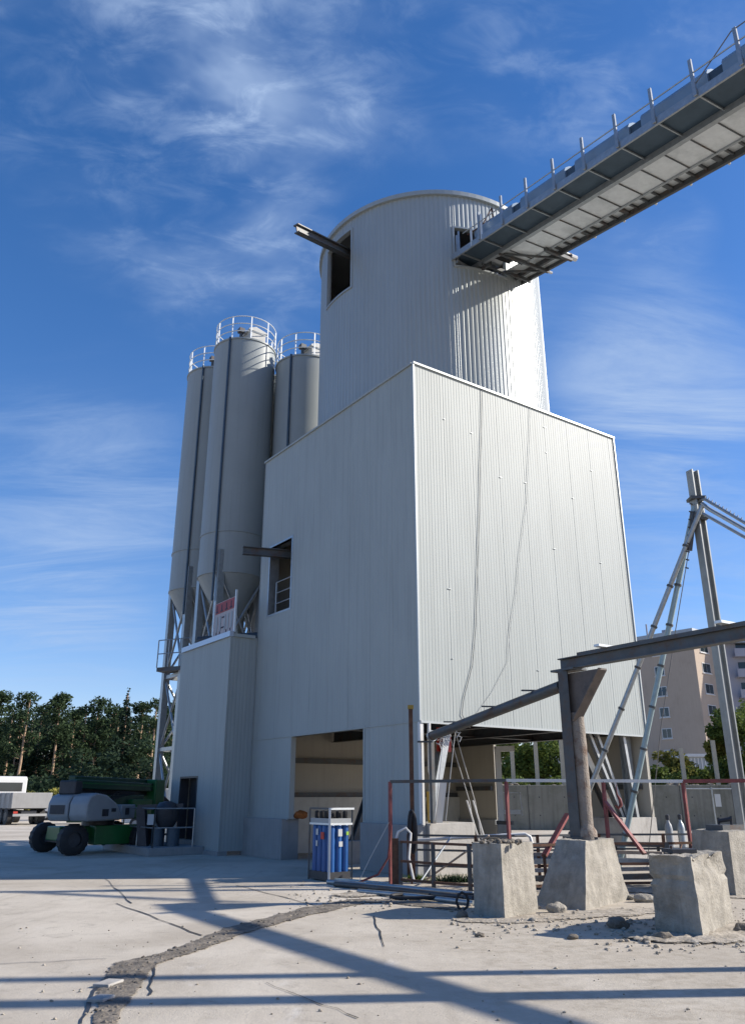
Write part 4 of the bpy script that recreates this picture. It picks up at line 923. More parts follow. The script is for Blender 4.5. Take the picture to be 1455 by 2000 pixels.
# ladder ropes in the bay
ld = thing('rope_ladder', 'thin ropes slanting down inside the open bay beside the footing', 'ropes', B(1.2, 1.9, 0))
for i in (0, 1): part('rope', MB().tube([B(.8, 1.45 + i * .22, 3.4), B(.8, 2.15 + i * .18, 1.5), B(.8, 2.35 + i * .25, .1)], .011, 6), 'ropel', ld)
for i in (0, 1): part('pole', MB().tube([B(.8, 2.05 + i * .2, 1.55), B(.8, 2.45 + i * .2, .5)], .022, 6), 'white', ld)
# white angled pipe in the bay
wq = At(980, 1640, 25.6); wq.z = 0; wt = At(972, 1463, 25.6)
wpf = thing('bent_pipe', 'white square pipe standing in the open bay with its top bent right', 'pipe', wq)
part('pipe', MB().bar(wq, V((wq.x, wq.y, wt.z)), .17, .17), 'white', wpf); part('elbow', MB().bar(V((wq.x - .08, wq.y, wt.z)), V((wq.x + .52, wq.y + .1, wt.z + .02)), .16, .16), 'white', wpf)
part('bracket', MB().bar(V((wq.x + .1, wq.y, 1.2)), V((wq.x + .6, wq.y, 1.2)), .1, .12).tube([V((wq.x + .1, wq.y, 1.75)), V((wq.x + .62, wq.y, 1.75)), V((wq.x + .66, wq.y, 1.1))], .025, 6), 'white', wpf)
part('base', MB().cbox(V((wq.x + .06, wq.y, .42)), V((.4, 0, 0)), V((0, .4, 0)), UP * .84), 'concl', wpf)
# gas cylinders
for i, (x, lb) in enumerate([(1303, 'left of two grey gas cylinders standing behind the broken pier'), (1327, 'right of two grey gas cylinders standing behind the broken pier')]):
    c = At(x, 1600, 19.3 + i * .3); c.z = 0; t = thing('gas_cylinder', lb, 'gas cylinder', c, 'grey gas cylinders')
    part('body', MB().lathe(c, [(.0, .01), (.085, .01), (.085, .95), (.07, 1.04), (.035, 1.1), (.03, 1.14)], 24), 'grey' if i == 0 else 'galv', t, True); part('valve', MB().lathe(c, [(.03, 1.14), (.045, 1.15), (.045, 1.24), (.02, 1.26), (0, 1.26)], 16), 'darks', t, True)
# lifting hook
c = B(-.2, 6.5, 1.45); single('lifting_hook', MB().tube([c + UP * .5, c + UP * .25, c + V((.06, 0, .12)), c + V((.08, 0, -.02)), c + V((0, 0, -.1)), c + V((-.08, 0, -.02))], [.008, .012, .045, .05, .04, .02], 10), 'red', 'faded red lifting hook hanging near the right footing', 'hook', c, True)
bt2 = thing('bottle_rack', 'rack of blue gas cylinders with silver frame in the building shadow', 'cylinder rack', V((-.88, 17.75, 0)))
N0 = V((-.88, 17.75, 0)); la, lb_ = .78, .52
part('base', MB().obox(N0 + UP * .02, LD * la, RD * lb_, UP * .16), 'darks', bt2)
for i in range(4):
    for j in range(3):
        c = N0 + LD * (.10 + i * .19) + RD * (.09 + j * .17); 
        part('bottle', MB().lathe(c, [(.083, .18), (.083, 1.02), (.07, 1.09), (.035, 1.14), (.035, 1.16)], 18), 'blue', bt2, True)
m_ = MB()
for i in range(4):
    for j in range(3): m_.lathe(N0 + LD * (.10 + i * .19) + RD * (.09 + j * .17), [(.034, 1.15), (.034, 1.2), (.05, 1.22), (.05, 1.34), (.02, 1.36)], 10)
part('valves', m_, 'dark', bt2, True)
part('strap', MB().obox(N0 - LD * .01 - RD * .01 + UP * 1.08, LD * (la + .02), -RD * .01, UP * .04).obox(N0 - LD * .02 - RD * .01 + UP * 1.08, RD * (lb_ + .03), -LD * .012, UP * .04), 'galvl', bt2)
part('band', MB().obox(N0 - RD * .004 + UP * 1.12, LD * la, RD * .012, UP * .09).obox(N0 - LD * .004 + UP * 1.12, RD * lb_, LD * .012, UP * .09), 'grey', bt2)
part('frame_post', MB().bar(N0 - LD * .06 - RD * .05 - UP * 0, N0 - LD * .06 - RD * .05 + UP * 1.42, .045, .045), 'white', bt2, label='bright silver front corner post')
for i, j in ((1, 0), (1, 1), (0, 1)): q = N0 + LD * (la + .03) * i + RD * (lb_ + .03) * j; part('frame_post', MB().bar(q, q + UP * 1.4, .035, .035), 'steel', bt2)
part('frame_bar', MB().bar(N0 - LD * .06 - RD * .05 + UP * 1.40, N0 - LD * .06 + RD * (lb_ + .03) + UP * 1.40, .04, .04), 'galvl', bt2)
part('frame_bar', MB().bar(N0 - LD * .06 - RD * .05 + UP * 1.405, N0 + LD * (la + .03) + UP * 1.405, .035, .035), 'steel', bt2)
for (d1, d2, u, z, w_, h_, mm) in ((RD, -LD, .20, .86, .10, .14, 'stick'), (RD, -LD, .22, .66, .09, .10, 'stick'), (RD, -LD, .40, .88, .06, .07, 'stickg'), (LD, -RD, .45, .88, .09, .12, 'stick'), (LD, -RD, .47, .66, .07, .11, 'stick'), (LD, -RD, .22, .80, .13, .14, 'redb')):
    part('sticker', MB().obox(N0 + d1 * u + d2 * .006 + UP * z, d1 * w_, d2 * .004, UP * h_), mm, bt2)
# orange webbing on the wall inside the gate
c = B(5.9, .35, 1.15); single('webbing_bundle', rock(c - UP * .05, .16, None, 5, 3), 'orange', 'bundle of orange webbing hanging at the left side of the drive-in opening', 'webbing', c, True)
# small block and pump handle by the annex
c = G(412, 1663); hb_ = thing('small_kerb_block', 'low concrete block with a dark pump handle beside the annex corner', 'block', c)
part('block', MB().obox(c, RD * .55, LD * .3, UP * .16), 'concl', hb_); part('handle', MB().tube([c + V((.15, 0, .1)), c + V((.45, 0, .42))], .025, 8).cbox(c + V((.3, 0, .2)), V((.2, 0, 0)), V((0, .1, 0)), UP * .1), 'darks', hb_)
# ================================================================= DOOR PLATFORM AND PUMP
P0 = A0 + LD * .35 - RD * .15
pm = thing('door_platform', 'low grey landing with tube railing before the annex door', 'platform', P0)
part('slab', MB().obox(A0 + LD * 1.0 - RD * .03, LD * 4.2, -RD * 1.7, UP * .22), 'concd', pm, bevel=.01)
gpts = [A0 + LD * 1.1 - RD * .35 + UP * .22, A0 + LD * 1.1 - RD * 1.6 + UP * .22, A0 + LD * 5.1 - RD * 1.6 + UP * .22]
part('railing', guardrail(gpts, 1.08, .022, (1, .5), 1.3), 'galv', pm)
pc = At(322, 1645, 26.2); pc.z = 0
pu = thing('concrete_pump', 'dark round hopper machine on two grey drums behind the landing rail', 'machine', pc)
part('hopper', MB().lathe(pc, [(0, .72), (.2, .72), (.34, .95), (.36, 1.32), (.26, 1.44), (.1, 1.5), (0, 1.5)], 24), 'darks', pu, True)
part('drum', MB().lathe(pc + V((-.22, 0, 0)), [(0, .1), (.2, .1), (.2, .74), (0, .74)], 20), 'deck', pu, True)
part('drum', MB().lathe(pc + V((.24, 0, 0)), [(0, .1), (.2, .1), (.2, .74), (0, .74)], 20), 'deck', pu, True)
part('arm', MB().bar(pc + V((-.9, 0, 1.32)), pc + V((.5, 0, 1.36)), .2, .16).bar(pc + V((-.8, 0, 1.3)), pc + V((-.62, 0, .1)), .26, .3), 'darks', pu)
part('control_box', MB().cbox(pc + V((-.38, -.3, .98)), V((.22, 0, 0)), V((0, .12, 0)), UP * .3), 'stick', pu)
# ================================================================= BOOM LIFT
_A = G(84, 1664); _B = G(139, 1671); bo = (_A + _B) / 2; HW = (_B - _A).length / 2; baz = math.atan2(-(_B - _A).y, (_B - _A).x); print('LIFT', HW, math.degrees(baz)); F_ = V((math.sin(baz), math.cos(baz), 0)); S_ = V((F_.y, -F_.x, 0))    # forward, right
def Q(f, s, z): return bo + F_ * f + S_ * s + UP * z
bl = thing('boom_lift', 'green self propelled boom lift with grey rounded counterweight, boom folded down', 'boom lift', bo)
part('chassis', MB().hexa([Q(-.2, -.5, .38), Q(2.9, -.5, .38), Q(2.9, .55, .38), Q(-.2, .55, .38), Q(-.2, -.45, .78), Q(2.9, -.45, .78), Q(2.9, .5, .78), Q(-.2, .5, .78)]), 'green', bl, bevel=.03)
part('side_box', MB().obox(Q(.75, .45, .25), F_ * 1.2, S_ * .45, UP * .55), 'green', bl, bevel=.03)
for f in (0, 2.3):
    part('axle', MB().bar(Q(f, -.8, .42), Q(f, .8, .42), .18, .2), 'darks', bl)
    for s in (-HW, HW):
        c = Q(f, s, .43); sg_ = 1 if s > 0 else -1
        prof = [(.20, -.17), (.37, -.17), (.43, -.12), (.43, .12), (.37, .17), (.20, .17)]
        m_ = MB(); n = 36; o_ = 0; vs = []; fs = []
        for r_, off in prof:
            for k in range(n):
                t = 2 * math.pi * k / n; rr = r_ + (.022 if (k % 2 == 0 and r_ > .4) else 0); vs.append(c + S_ * off + F_ * (math.cos(t) * rr) + UP * (math.sin(t) * rr))
        for i in range(len(prof) - 1):
            for k in range(n): fs.append((i * n + k, i * n + (k + 1) % n, (i + 1) * n + (k + 1) % n, (i + 1) * n + k))
        wh = part('wheel', MB().add(vs, fs), 'dark', bl, True); part('rim', MB().tube([c - S_ * .10, c + S_ * .10], .21, 20), 'darks', wh, True)
piv = bo + F_ * .9; F2_ = V((math.sin(R_(18)), math.cos(R_(18)), 0)); S2_ = V((F2_.y, -F2_.x, 0))
def Q2(f, s, z): return piv + F2_ * (f - .9) + S2_ * (s + .22) + UP * z
for k in range(4): part('hydraulic_hose', MB().tube([Q2(.4 + k * .12, .25, 1.75), Q2(.9 + k * .1, .36, 1.55), Q2(1.6 + k * .1, .3, 1.8 - k * .05), Q2(2.6, .3, 1.75)], .018, 6), 'dark', bl, True)
part('cylinder', MB().tube([Q2(1.3, -.05, 1.3), Q2(2.9, -.05, 1.72)], .06, 12), 'galv', bl, True)
part('beacon', MB().lathe(Q2(-.1, .1, 1.74), [(.05, 0), (.05, .1), (0, .12)], 12), 'orange', bl, True)
part('turntable', MB().lathe(Q2(1.1, 0, .78), [(0, 0), (.5, 0), (.5, .16), (0, .16)], 24), 'darks', bl)
cwp = [(-.75, .95), (-.85, 1.1), (-.85, 1.45), (-.72, 1.66), (-.4, 1.74), (.1, 1.68), (.6, 1.45), (.85, 1.2), (.9, .95)]
part('counterweight', MB().prism([Q2(f, -.42, z) for f, z in cwp], S2_ * .72), 'grey', bl, True, bevel=.05)
cw = part('engine_cowl', MB().prism([Q2(f, .35, z) for f, z in cwp], S2_ * .62), 'grey', bl, True, bevel=.05)
part('grille', MB().obox(Q2(-.1, .975, 1.08), F2_ * .3, S2_ * .012, UP * .2).obox(Q2(.35, .975, 1.2), F2_ * .22, S2_ * .012, UP * .1).obox(Q2(-.87, -.3, 1.15), S2_ * .5, -F2_ * .01, UP * .25), 'darks', cw)
part('battery_box', MB().obox(Q2(.95, .3, .98), F2_ * .75, S2_ * .62, UP * .42), 'grey', bl, bevel=.03); part('hatch', MB().obox(Q2(1.15, .925, 1.1), F2_ * .2, S2_ * .01, UP * .2), 'darks', bl)
part('tower_frame', MB().obox(Q2(1.2, -.4, .94), F2_ * 1.9, S2_ * .7, UP * .75), 'greend', bl, bevel=.03)
part('side_panel', MB().obox(Q2(2.2, -.1, .95), F2_ * 1.2, S2_ * .55, UP * .6), 'green', bl, bevel=.03)
part('lower_boom', MB().bar(Q2(-.4, -.12, 1.82), Q2(3.9, -.12, 1.78), .34, .22), 'darks', bl); part('middle_boom', MB().bar(Q2(-.55, .16, 2.0), Q2(4.0, .16, 1.93), .26, .26), 'greend', bl, bevel=.02)
part('upper_boom', MB().bar(Q2(-.3, -.1, 2.12), Q2(4.1, -.1, 2.08), .24, .24), 'greend', bl, bevel=.02); part('boom_strip', MB().bar(Q2(-.3, .295, 2.03), Q2(3.9, .295, 1.97), .01, .035), 'green', bl)
part('boom_knuckle', MB().obox(Q2(3.6, -.3, .95), F2_ * .6, S2_ * .7, UP * 1.25), 'green', bl, bevel=.04); part('boom_head', MB().obox(Q2(-.6, -.3, 1.7), F2_ * .35, S2_ * .6, UP * .4), 'darks', bl, bevel=.04)
part('jib', MB().bar(Q2(4.0, 0, 1.85), Q2(4.8, .2, 1.35), .2, .2), 'darks', bl)
part('basket', guardrail([Q2(4.5, -.6, .35), Q2(4.5, .9, .35), Q2(5.1, .9, .35), Q2(5.1, -.6, .35), Q2(4.5, -.6, .35)], 1.1, .025, (1, .5, .02), .7), 'darks', bl)
# ================================================================= TRUCK and yard things beyond
def local(o, az):
    f = V((math.sin(R_(az)), math.cos(R_(az)), 0)); s = V((f.y, -f.x, 0)); return lambda a, b, z: V(o) + f * a + s * b + UP * z, f, s
def wheel(c, S, F, r, wd, par, rim='grey'):
    m_ = MB().tube([c - S * wd / 2, c + S * wd / 2], r, 22); w_ = part('wheel', m_, 'dark', par, True); part('rim', MB().tube([c - S * (wd / 2 + .01), c + S * (wd / 2 + .01)], r * .55, 16), rim, w_, True)
to = G(52, 1611); T, F1, S1_ = local(to, -40)
tk = thing('tipper_truck', 'white tipper truck with grey open body parked at the left edge', 'truck', to)
part('chassis', MB().obox(T(-.2, -.45, .6), F1 * 6.4, S1_ * .9, UP * .22), 'darks', tk)
tb = part('tipper_body', MB().hexa([T(-.4, -1.15, .95), T(3.9, -1.15, .95), T(3.9, 1.15, .95), T(-.4, 1.15, .95), T(-.5, -1.2, 1.85), T(4.0, -1.2, 1.85), T(4.0, 1.2, 1.85), T(-.5, 1.2, 1.85)]), 'body', tk, bevel=.02)
m_ = MB()
for k in range(5): m_.obox(T(-.2 + k * 1.0, -1.23, 1.0), F1 * .08, -S1_ * .03, UP * .85)
part('stake', m_, 'body', tb)
cb_ = part('cab', MB().prism([T(4.3, -1.1, .7), T(6.1, -1.1, .7), T(6.1, -1.1, 1.9), T(5.75, -1.1, 2.75), T(4.5, -1.1, 2.9), T(4.3, -1.1, 2.75)], S1_ * 2.2), 'white', tk, bevel=.06)
part('window', MB().obox(T(4.7, -1.115, 1.85), F1 * .9, S1_ * .01, UP * .6).obox(T(4.285, -.8, 1.95), S1_ * 1.6, F1 * .01, UP * .55), 'glass', cb_)
for f in (.6, 1.7, 5.3):
    for s in (-.95, .95): wheel(T(f, s, .48), S1_, F1, .48, .34, tk, 'darks')
part('fender', MB().obox(T(.0, -1.1, .95), F1 * 2.4, S1_ * 2.2, -UP * .06), 'darks', tk); part('tail_bar', MB().obox(T(-.45, -1.0, .5), S1_ * 2.0, F1 * .1, UP * .14), 'body', tk)
part('lamp', MB().obox(T(-.47, -1.0, .66), S1_ * .25, F1 * .05, UP * .12), 'redb', tk)
def car(o, az, m, label, z=1.45, ln=4.3, van=False):
    T, F, S = local(o, az); c = thing('parked_van' if van else 'parked_car', label, 'van' if van else 'car', o)
    pr = [(0, .35), (0, .85), (.35, .95), (.9, z - .02), (2.6, z), (3.3, .95), (4.2, .8), (4.25, .35)] if not van else [(0, .35), (0, 1.9), (.2, 2.0), (3.4, 2.0), (4.3, 1.2), (4.9, 1.0), (4.95, .35)]
    bd_ = part('body', MB().prism([T(a, -.85, q) for a, q in pr], S * 1.7), m, c, bevel=.06)
    gl = [(.65, .96), (1.0, z - .1), (2.5, z - .08), (3.05, .96)] if not van else [(3.0, 1.25), (3.0, 1.75), (3.4, 1.75), (4.0, 1.25)]
    part('window', MB().prism([T(a, -.862, q) for a, q in gl], S * 1.724), 'glass', bd_)
    for a in (.8, 3.4 if not van else 4.0):
        for b in (-.78, .78): wheel(T(a, b, .32), S, F, .32, .2, c)
    return c
car(At(70, 1600, 62) * 1 - V((0, 0, At(70, 1600, 62).z)), 80, M['white'], 'small white car parked beyond the tipper truck rear')
q = At(300, 1600, 48); q.z = 0; car(q, 60, M['redb'], 'red car parked under the trees behind the silo leg', 1.45)
q = At(252, 1600, 44); q.z = 0; car(q, 100, M['white'], 'white car showing between the boom lift and the silo leg', 1.4)
q = At(318, 1600, 41); q.z = 0; car(q, 90, M['whited'], 'dusty white van behind the hopper machine', 2, 4.9, True)
q = G(62, 1611) + V((1.5, 1.5, 0)); sk = thing('green_skip', 'dark green open skip on the sunlit yard right of the truck', 'skip', q); T, F, S = local(q, 85)
part('tub', MB().hexa([T(.3, -.8, .1), T(2.6, -.8, .1), T(2.6, .8, .1), T(.3, .8, .1), T(0, -.9, 1.25), T(3.0, -.9, 1.25), T(3.0, .9, 1.25), T(0, .9, 1.25)]), 'greend', sk); part('rim', MB().bar(T(0, -.92, 1.25), T(3.0, -.92, 1.25), .08, .08).bar(T(0, .92, 1.25), T(3.0, .92, 1.25), .08, .08), 'green', sk)
for i, (x, y, lb) in enumerate([(228, 1618, 'low grey beam lying on the sunlit strip behind the boom lift')]):
    a = G(190, 1606); b = G(292, 1603); single('timber_beam', MB().bar(a + UP * .15, b + UP * .15, .25, .3), 'pinkw', lb, 'beam', (a + b) / 2)
q = At(287, 1640, 29.5); q.z = 0; single('concrete_stub', MB().obox(q, V((.45, 0, 0)), V((0, .5, 0)), UP * 1.45), 'concd', 'narrow grey concrete stub behind the landing railing', 'concrete block', q, bevel=.02)

# ================================================================= RETAINING WALL, FENCE POSTS, HOUSES
w0 = V((3.0, 45, 0)); w1 = V((34, 42, 0)); dW = (w1 - w0).normalized()
wl = thing('retaining_wall', 'long stained concrete retaining wall behind the plant building', 'wall', w0)
part('face', MB().obox(w0, w1 - w0, V((.05, .5, 0)), UP * 2.2), 'concw', wl, bevel=.03)
m_ = MB()
for k in range(1, 12): m_.obox(w0 + dW * (k * 2.6) + V((0, -.012, .02)), dW * .03, V((0, .02, 0)), UP * 2.15)
part('joint', m_, 'darks', wl)
m_ = MB()
for k in range(26):
    for z in (.7, 1.6): q = w0 + dW * (k * 1.3 + .6) + UP * z; m_.cbox(q, dW * .06, V((0, .02, 0)), UP * .06)
part('anchor_hole', m_, 'darks', wl)
bk_ = thing('earth_mound', 'grassy rubble bank lying on top of the retaining wall', 'bank', w0 + UP * 2.2); bk_['kind'] = 'stuff'
m_ = MB()
for k in range(120): rock(w0 + dW * random.uniform(0, 30) + V((0, random.uniform(.1, .6), 2.14)), random.uniform(.08, .2), m_, k, 1)
part('rubble', m_, 'earth', bk_)
for x, tpy, lb in [(1003, 1462, 'beige concrete post furthest left above the retaining wall, beside the white pipe'), (1050, 1440, 'tall beige post seen through the middle of the open bay'), (1101, 1440, 'beige post seen just left of the cement crusted column'), (1337, 1461, 'beige post right of the building, before the yellowing bush'), (1402, 1446, 'beige post left of the mast, before the green tree')]:
    b = At(x, 1530, 46.2); tp = At(x, tpy, 46.2).z; single('fence_post', MB().bar((b.x, b.y, 1.9), (b.x, b.y, tp), .20, .16), 'post', lb, 'fence post', (b.x, b.y, 1.9), group='beige posts above the retaining wall')
# mesh fence leaning in front of the wall
a = At(1345, 1600, 30); a.z = 0; b = At(1460, 1600, 30); b.z = 0
fn = thing('site_fence', 'thin grey tube site fence panels standing in front of the retaining wall', 'fence', a)
m_ = MB()
for h in (.12, 1.9): m_.tube([a + UP * h, b + V((1, 0, h))], .022, 6)
part('rail', m_, 'galv', fn)
for k in range(3): q = a.lerp(b, k * .45); part('post', MB().tube([q, q + UP * 1.95], .025, 6), 'galv', fn)
part('notice', MB().obox(a.lerp(b, .48) + V((0, -.04, 1.3)), V((.2, 0, 0)), V((0, .015, 0)), UP * .42), 'stick', fn)
# apartment block
AB = V((44.3, 109.5, 0)); AW = V((-math.cos(R_(32)), math.sin(R_(32)) * -1 * -1, 0)).normalized(); AW = V((-.643, .766, 0)).normalized(); AS = V((.766, .643, 0)).normalized()
ab = thing('apartment_block', 'tall apricot apartment block with one shaded and one sunlit wall', 'apartment building', AB)
ABH = 23.1; FH = 2.85
nS = V((-AS.x, -AS.y, 0)) ; nA = -AS; nB = -AW
def wallwin(o, d, n, ln, wins, m, name, par, h=ABH):
    return part(name, panels(o, o + d * ln, 0, h, n, -.3, 0, []), m, par)
body_ = part('wall', MB().obox(AB, AW * 16, AS * 6.0, UP * ABH), 'beige', ab)
def window(o, d, n, wd, hg, par, blind=True):
    f = part('window', MB().obox(o - d * wd / 2 + n * .0, d * wd, n * .05, UP * hg), 'white', par)
    part('pane', MB().obox(o - d * (wd / 2 - .1) + n * .05 + UP * .1, d * (wd / 2 - .14), n * .02, UP * (hg - .2)).obox(o + d * .04 + n * .05 + UP * .1, d * (wd / 2 - .14), n * .02, UP * (hg - .2)), 'glass', f)
    part('sill', MB().obox(o - d * (wd / 2 + .1) - UP * .12, d * (wd + .2), n * .15, UP * .1), 'white', f); return f
def colx(xp, yp, o, d):   # distance along a wall where a photo column falls
    r = ray(xp, yp); t = (r.x * o.y - r.y * o.x) / (d.x * r.y - d.y * r.x); return t
for k in range(8):
    z = .6 + k * FH
    s = colx(1296, 1380, AB, AW)
    window(AB + AW * s + UP * z, AW, nA, 1.5, 1.35, ab)
for k in range(8):
    z = .6 + k * FH; window(AB + AS * 2.7 + UP * z, AS, nB, 2.2, 1.4, ab)
rt_ = part('roof_edge', MB().obox(AB + nA * .25 + nB * .25 + UP * ABH, AW * 16.5, AS * 6.4, UP * .55), 'roofgrey', ab)
part('chimney', MB().obox(AB + AW * 5 + AS * 3 + UP * ABH, AW * 1.2, AS * 1, UP * 1.6), 'beige2', ab); part('vent_pipe', MB().tube([AB + AW * 7.4 + AS * 1 + UP * ABH, AB + AW * 7.4 + AS * 1 + UP * (ABH + 2.4)], .12, 8), 'beige2', ab)
RW = AB + AS * 6.0 - nB * 0
WD = V((math.sin(R_(97)), math.cos(R_(97)), 0)); WN = V((-WD.y, WD.x, 0))
wing = part('wing', MB().obox(RW, WD * 16, WN * 11, UP * (ABH - 1)), 'beige2', ab)
part('wing_roof', MB().obox(RW + WD * .3 - WN * 1.2 + UP * (ABH - 1), WD * 16, WN * 12, UP * 1.5), 'roofgrey', ab)
for k in range(8):
    z = .2 + k * FH
    for j in range(2):
        o = RW + WD * (2.2 + j * 5) + UP * z
        part('balcony', MB().obox(o - WN * 1.3, WD * 3.6, WN * 1.3, UP * .18).obox(o - WN * 1.3 + UP * .18, WD * 3.6, WN * .1, UP * .95), 'beige2', ab)
        part('balcony_door', MB().obox(o + WD * .6 - WN * .03 + UP * .2, WD * 2.2, WN * .03, UP * 2.0), 'glass', ab)
# low buildings behind trees
q = At(1350, 1530, 75); q.z = 0
lw = thing('low_shed', 'low white shed with corrugated wall below the apartment block', 'shed', q)
part('wall', MB().obox(q, V((5.2, 0, 0)), V((.3, 6, 0)), UP * 5.0), 'roofgrey', lw); part('roof', MB().obox(q + V((-.2, -.3, 5.0)), V((5.6, 0, 0)), V((.3, 6.5, 0)), UP * .25), 'white', lw)
m_ = MB()
for k in range(16): m_.obox(q + V((.15 + k * .32, -.05, .2)), V((.1, 0, 0)), V((0, .05, 0)), UP * 4.7)
part('cladding_rib', m_, 'white', lw)
q = At(1118, 1530, 82); q.z = 0
hs = thing('gabled_house', 'white gabled house end seen through the open bay', 'house', q)
hw = 8.6; hx = V((-1, 0, 0)); part('wall', MB().prism([q + V((-4, 0, 0)), q + V((6, 0, 0)), q + V((6, 0, 2.6)), q + V((-.8, 0, 7.2)), q + V((-5, 0, 4.2)), q + V((-5, 0, 0))], V((0, 9, 0))), 'whited', hs)
part('roof', MB().bar(q + V((-1.0, 4.5, 7.35)), q + V((6.6, 4.5, 2.4)), 9.6, .2).bar(q + V((-.6, 4.5, 7.35)), q + V((-5.6, 4.5, 3.95)), 9.6, .2), 'darks', hs)
window(q + V((.6, -.02, 2.2)), V((1, 0, 0)), V((0, -1, 0)), 1.2, 1.3, hs)

# ================================================================= TREES
def crown_mesh(rn, lobes, n, sz, flat=1.0):
    mb = MB(); tot = sum(l[3] ** 2 for l in lobes)
    for (x, y, z, r) in lobes:
        k = int(n * r * r / tot)
        for _ in range(k):
            d = V((rn.gauss(0, 1), rn.gauss(0, 1), rn.gauss(0, 1) * flat)).normalized(); rr = r * rn.uniform(.35, 1.08) ** .6
            c = V((x, y, z)) + V((d.x * rr, d.y * rr, d.z * rr * flat)); s = sz * rn.uniform(.5, 1.4)
            u = V((rn.gauss(0, 1), rn.gauss(0, 1), rn.gauss(0, .6))).normalized(); v_ = u.cross(V((rn.gauss(0, 1), rn.gauss(0, 1), rn.gauss(0, 1)))).normalized()
            mb.add([c - u * s, c + v_ * s * .6, c + u * s, c - v_ * s * .5], [(0, 1, 2, 3)])
    return mb
def pine_proto(seed, h, bare=.5, wdt=2.2, n=2200, sz=.22, mleaf='needle', spruce=False, trunkm='bark'):
    rn = random.Random(seed); lobes = []
    if spruce:
        k = 0; z = h * .15
        while z < h: r = max(.25, wdt * (1 - z / h) ** .8); lobes += [(rn.uniform(-.25, .25) * r, rn.uniform(-.25, .25) * r, z, r * rn.uniform(.75, 1.05))]; z += r * .45 + .25
    else:
        for k in range(24):
            t = rn.random(); z = h * (bare + (1 - bare) * t); rad = wdt * (1.05 - .75 * t) * rn.uniform(.2, 1); a = rn.uniform(0, 6.28); lobes.append((math.cos(a) * rad, math.sin(a) * rad, z - .4, wdt * rn.uniform(.28, .55)))
        lobes.append((0, 0, h - .6, wdt * .4))
    tr = MB(); pts = []; x = y = 0
    for k in range(8): pts.append(V((x, y, h * .93 * k / 7))); x += rn.uniform(-.12, .12); y += rn.uniform(-.12, .12)
    tr.tube(pts, [.20 * (1 - .8 * k / 7) * h / 14 + .03 for k in range(8)], 8)
    for l in lobes[::2]:
        zz = max(.1, l[2] - .8); p_ = pts[min(7, int(zz / (h * .93) * 7))]; tr.tube([V((p_.x, p_.y, zz)), V(l[:3])], [.06, .02], 5)
    if not spruce:
        for k in range(7): zz = h * rn.uniform(.25, bare); a = rn.uniform(0, 6.28); tr.tube([V((0, 0, zz)), V((math.cos(a) * .9, math.sin(a) * .9, zz + .2))], [.035, .012], 4)
    t = thing('pine_tree' if not spruce else 'spruce_tree', 'tree', 'tree', (0, 0, 0))
    part('crown', crown_mesh(rn, lobes, n, sz, .75), mleaf, t, world=False); part('trunk', tr, trunkm, t, True, world=False); return t
def put(proto, used, x, y, rz, s, label, name=None, group=None):
    t = proto if proto not in used else copy_tree(proto); used.add(proto)
    t.location = (x, y, 0); t.rotation_euler = (0, 0, rz); t.scale = (s, s, s); t['label'] = label
    if name: t.name = name
    if group: t['group'] = group
    return t
pr = [pine_proto(11, 15, .42, 2.4, 3000, .2), pine_proto(12, 14, .3, 2.7, 3200, .2), pine_proto(13, 15.5, .5, 2.2, 2800, .2), pine_proto(14, 13.5, .22, 2.9, 3400, .2), pine_proto(15, 15, .35, 2.6, 3200, .2), pine_proto(16, 16, .1, 2.3, 2400, .22, 'needled', True)]
used = set(); rn = random.Random(4)
GRP = 'pines along the woodland edge'
desc = {4: 'pine with pale bare trunk at the far left edge', 30: 'pine behind the white truck cab', 58: 'tall pine with the brightest long bare trunk, right of the truck cab', 88: 'dense topped pine right of the bright trunk', 122: 'rounded pine with a reddish trunk above the boom lift counterweight',
        150: 'thin pine above the folded boom', 172: 'low broad pine above the middle of the boom', 198: 'bushy pine above the right half of the boom', 222: 'loose crowned pine beside the pointed spruce', 252: 'dark pointed spruce standing higher than the pines around it', 280: 'broad pine right of the pointed spruce', 305: 'pine with a pale twisted trunk left of the silo leg', 330: 'pine seen between the silo leg and the annex', 345: 'pine half hidden behind the annex wall'}
tops = {4: 1358, 30: 1380, 58: 1356, 88: 1384, 122: 1360, 150: 1392, 172: 1382, 198: 1366, 222: 1388, 252: 1346, 280: 1378, 305: 1370, 330: 1386, 345: 1378}
for i, (x, lb) in enumerate(desc.items()):
    Y = {58: 108, 122: 112, 305: 106, 4: 110, 252: 118}.get(x, rn.uniform(112, 128)); p_ = At(x, tops[x], Y)
    P_ = pr[5] if x == 252 else pr[i % 5]; hh = {0: 15, 1: 14, 2: 15.5, 3: 13.5, 4: 15, 5: 16}[pr.index(P_)]
    put(P_, used, p_.x, Y, rn.uniform(0, 6), p_.z / hh * 1.02, lb, group=GRP)
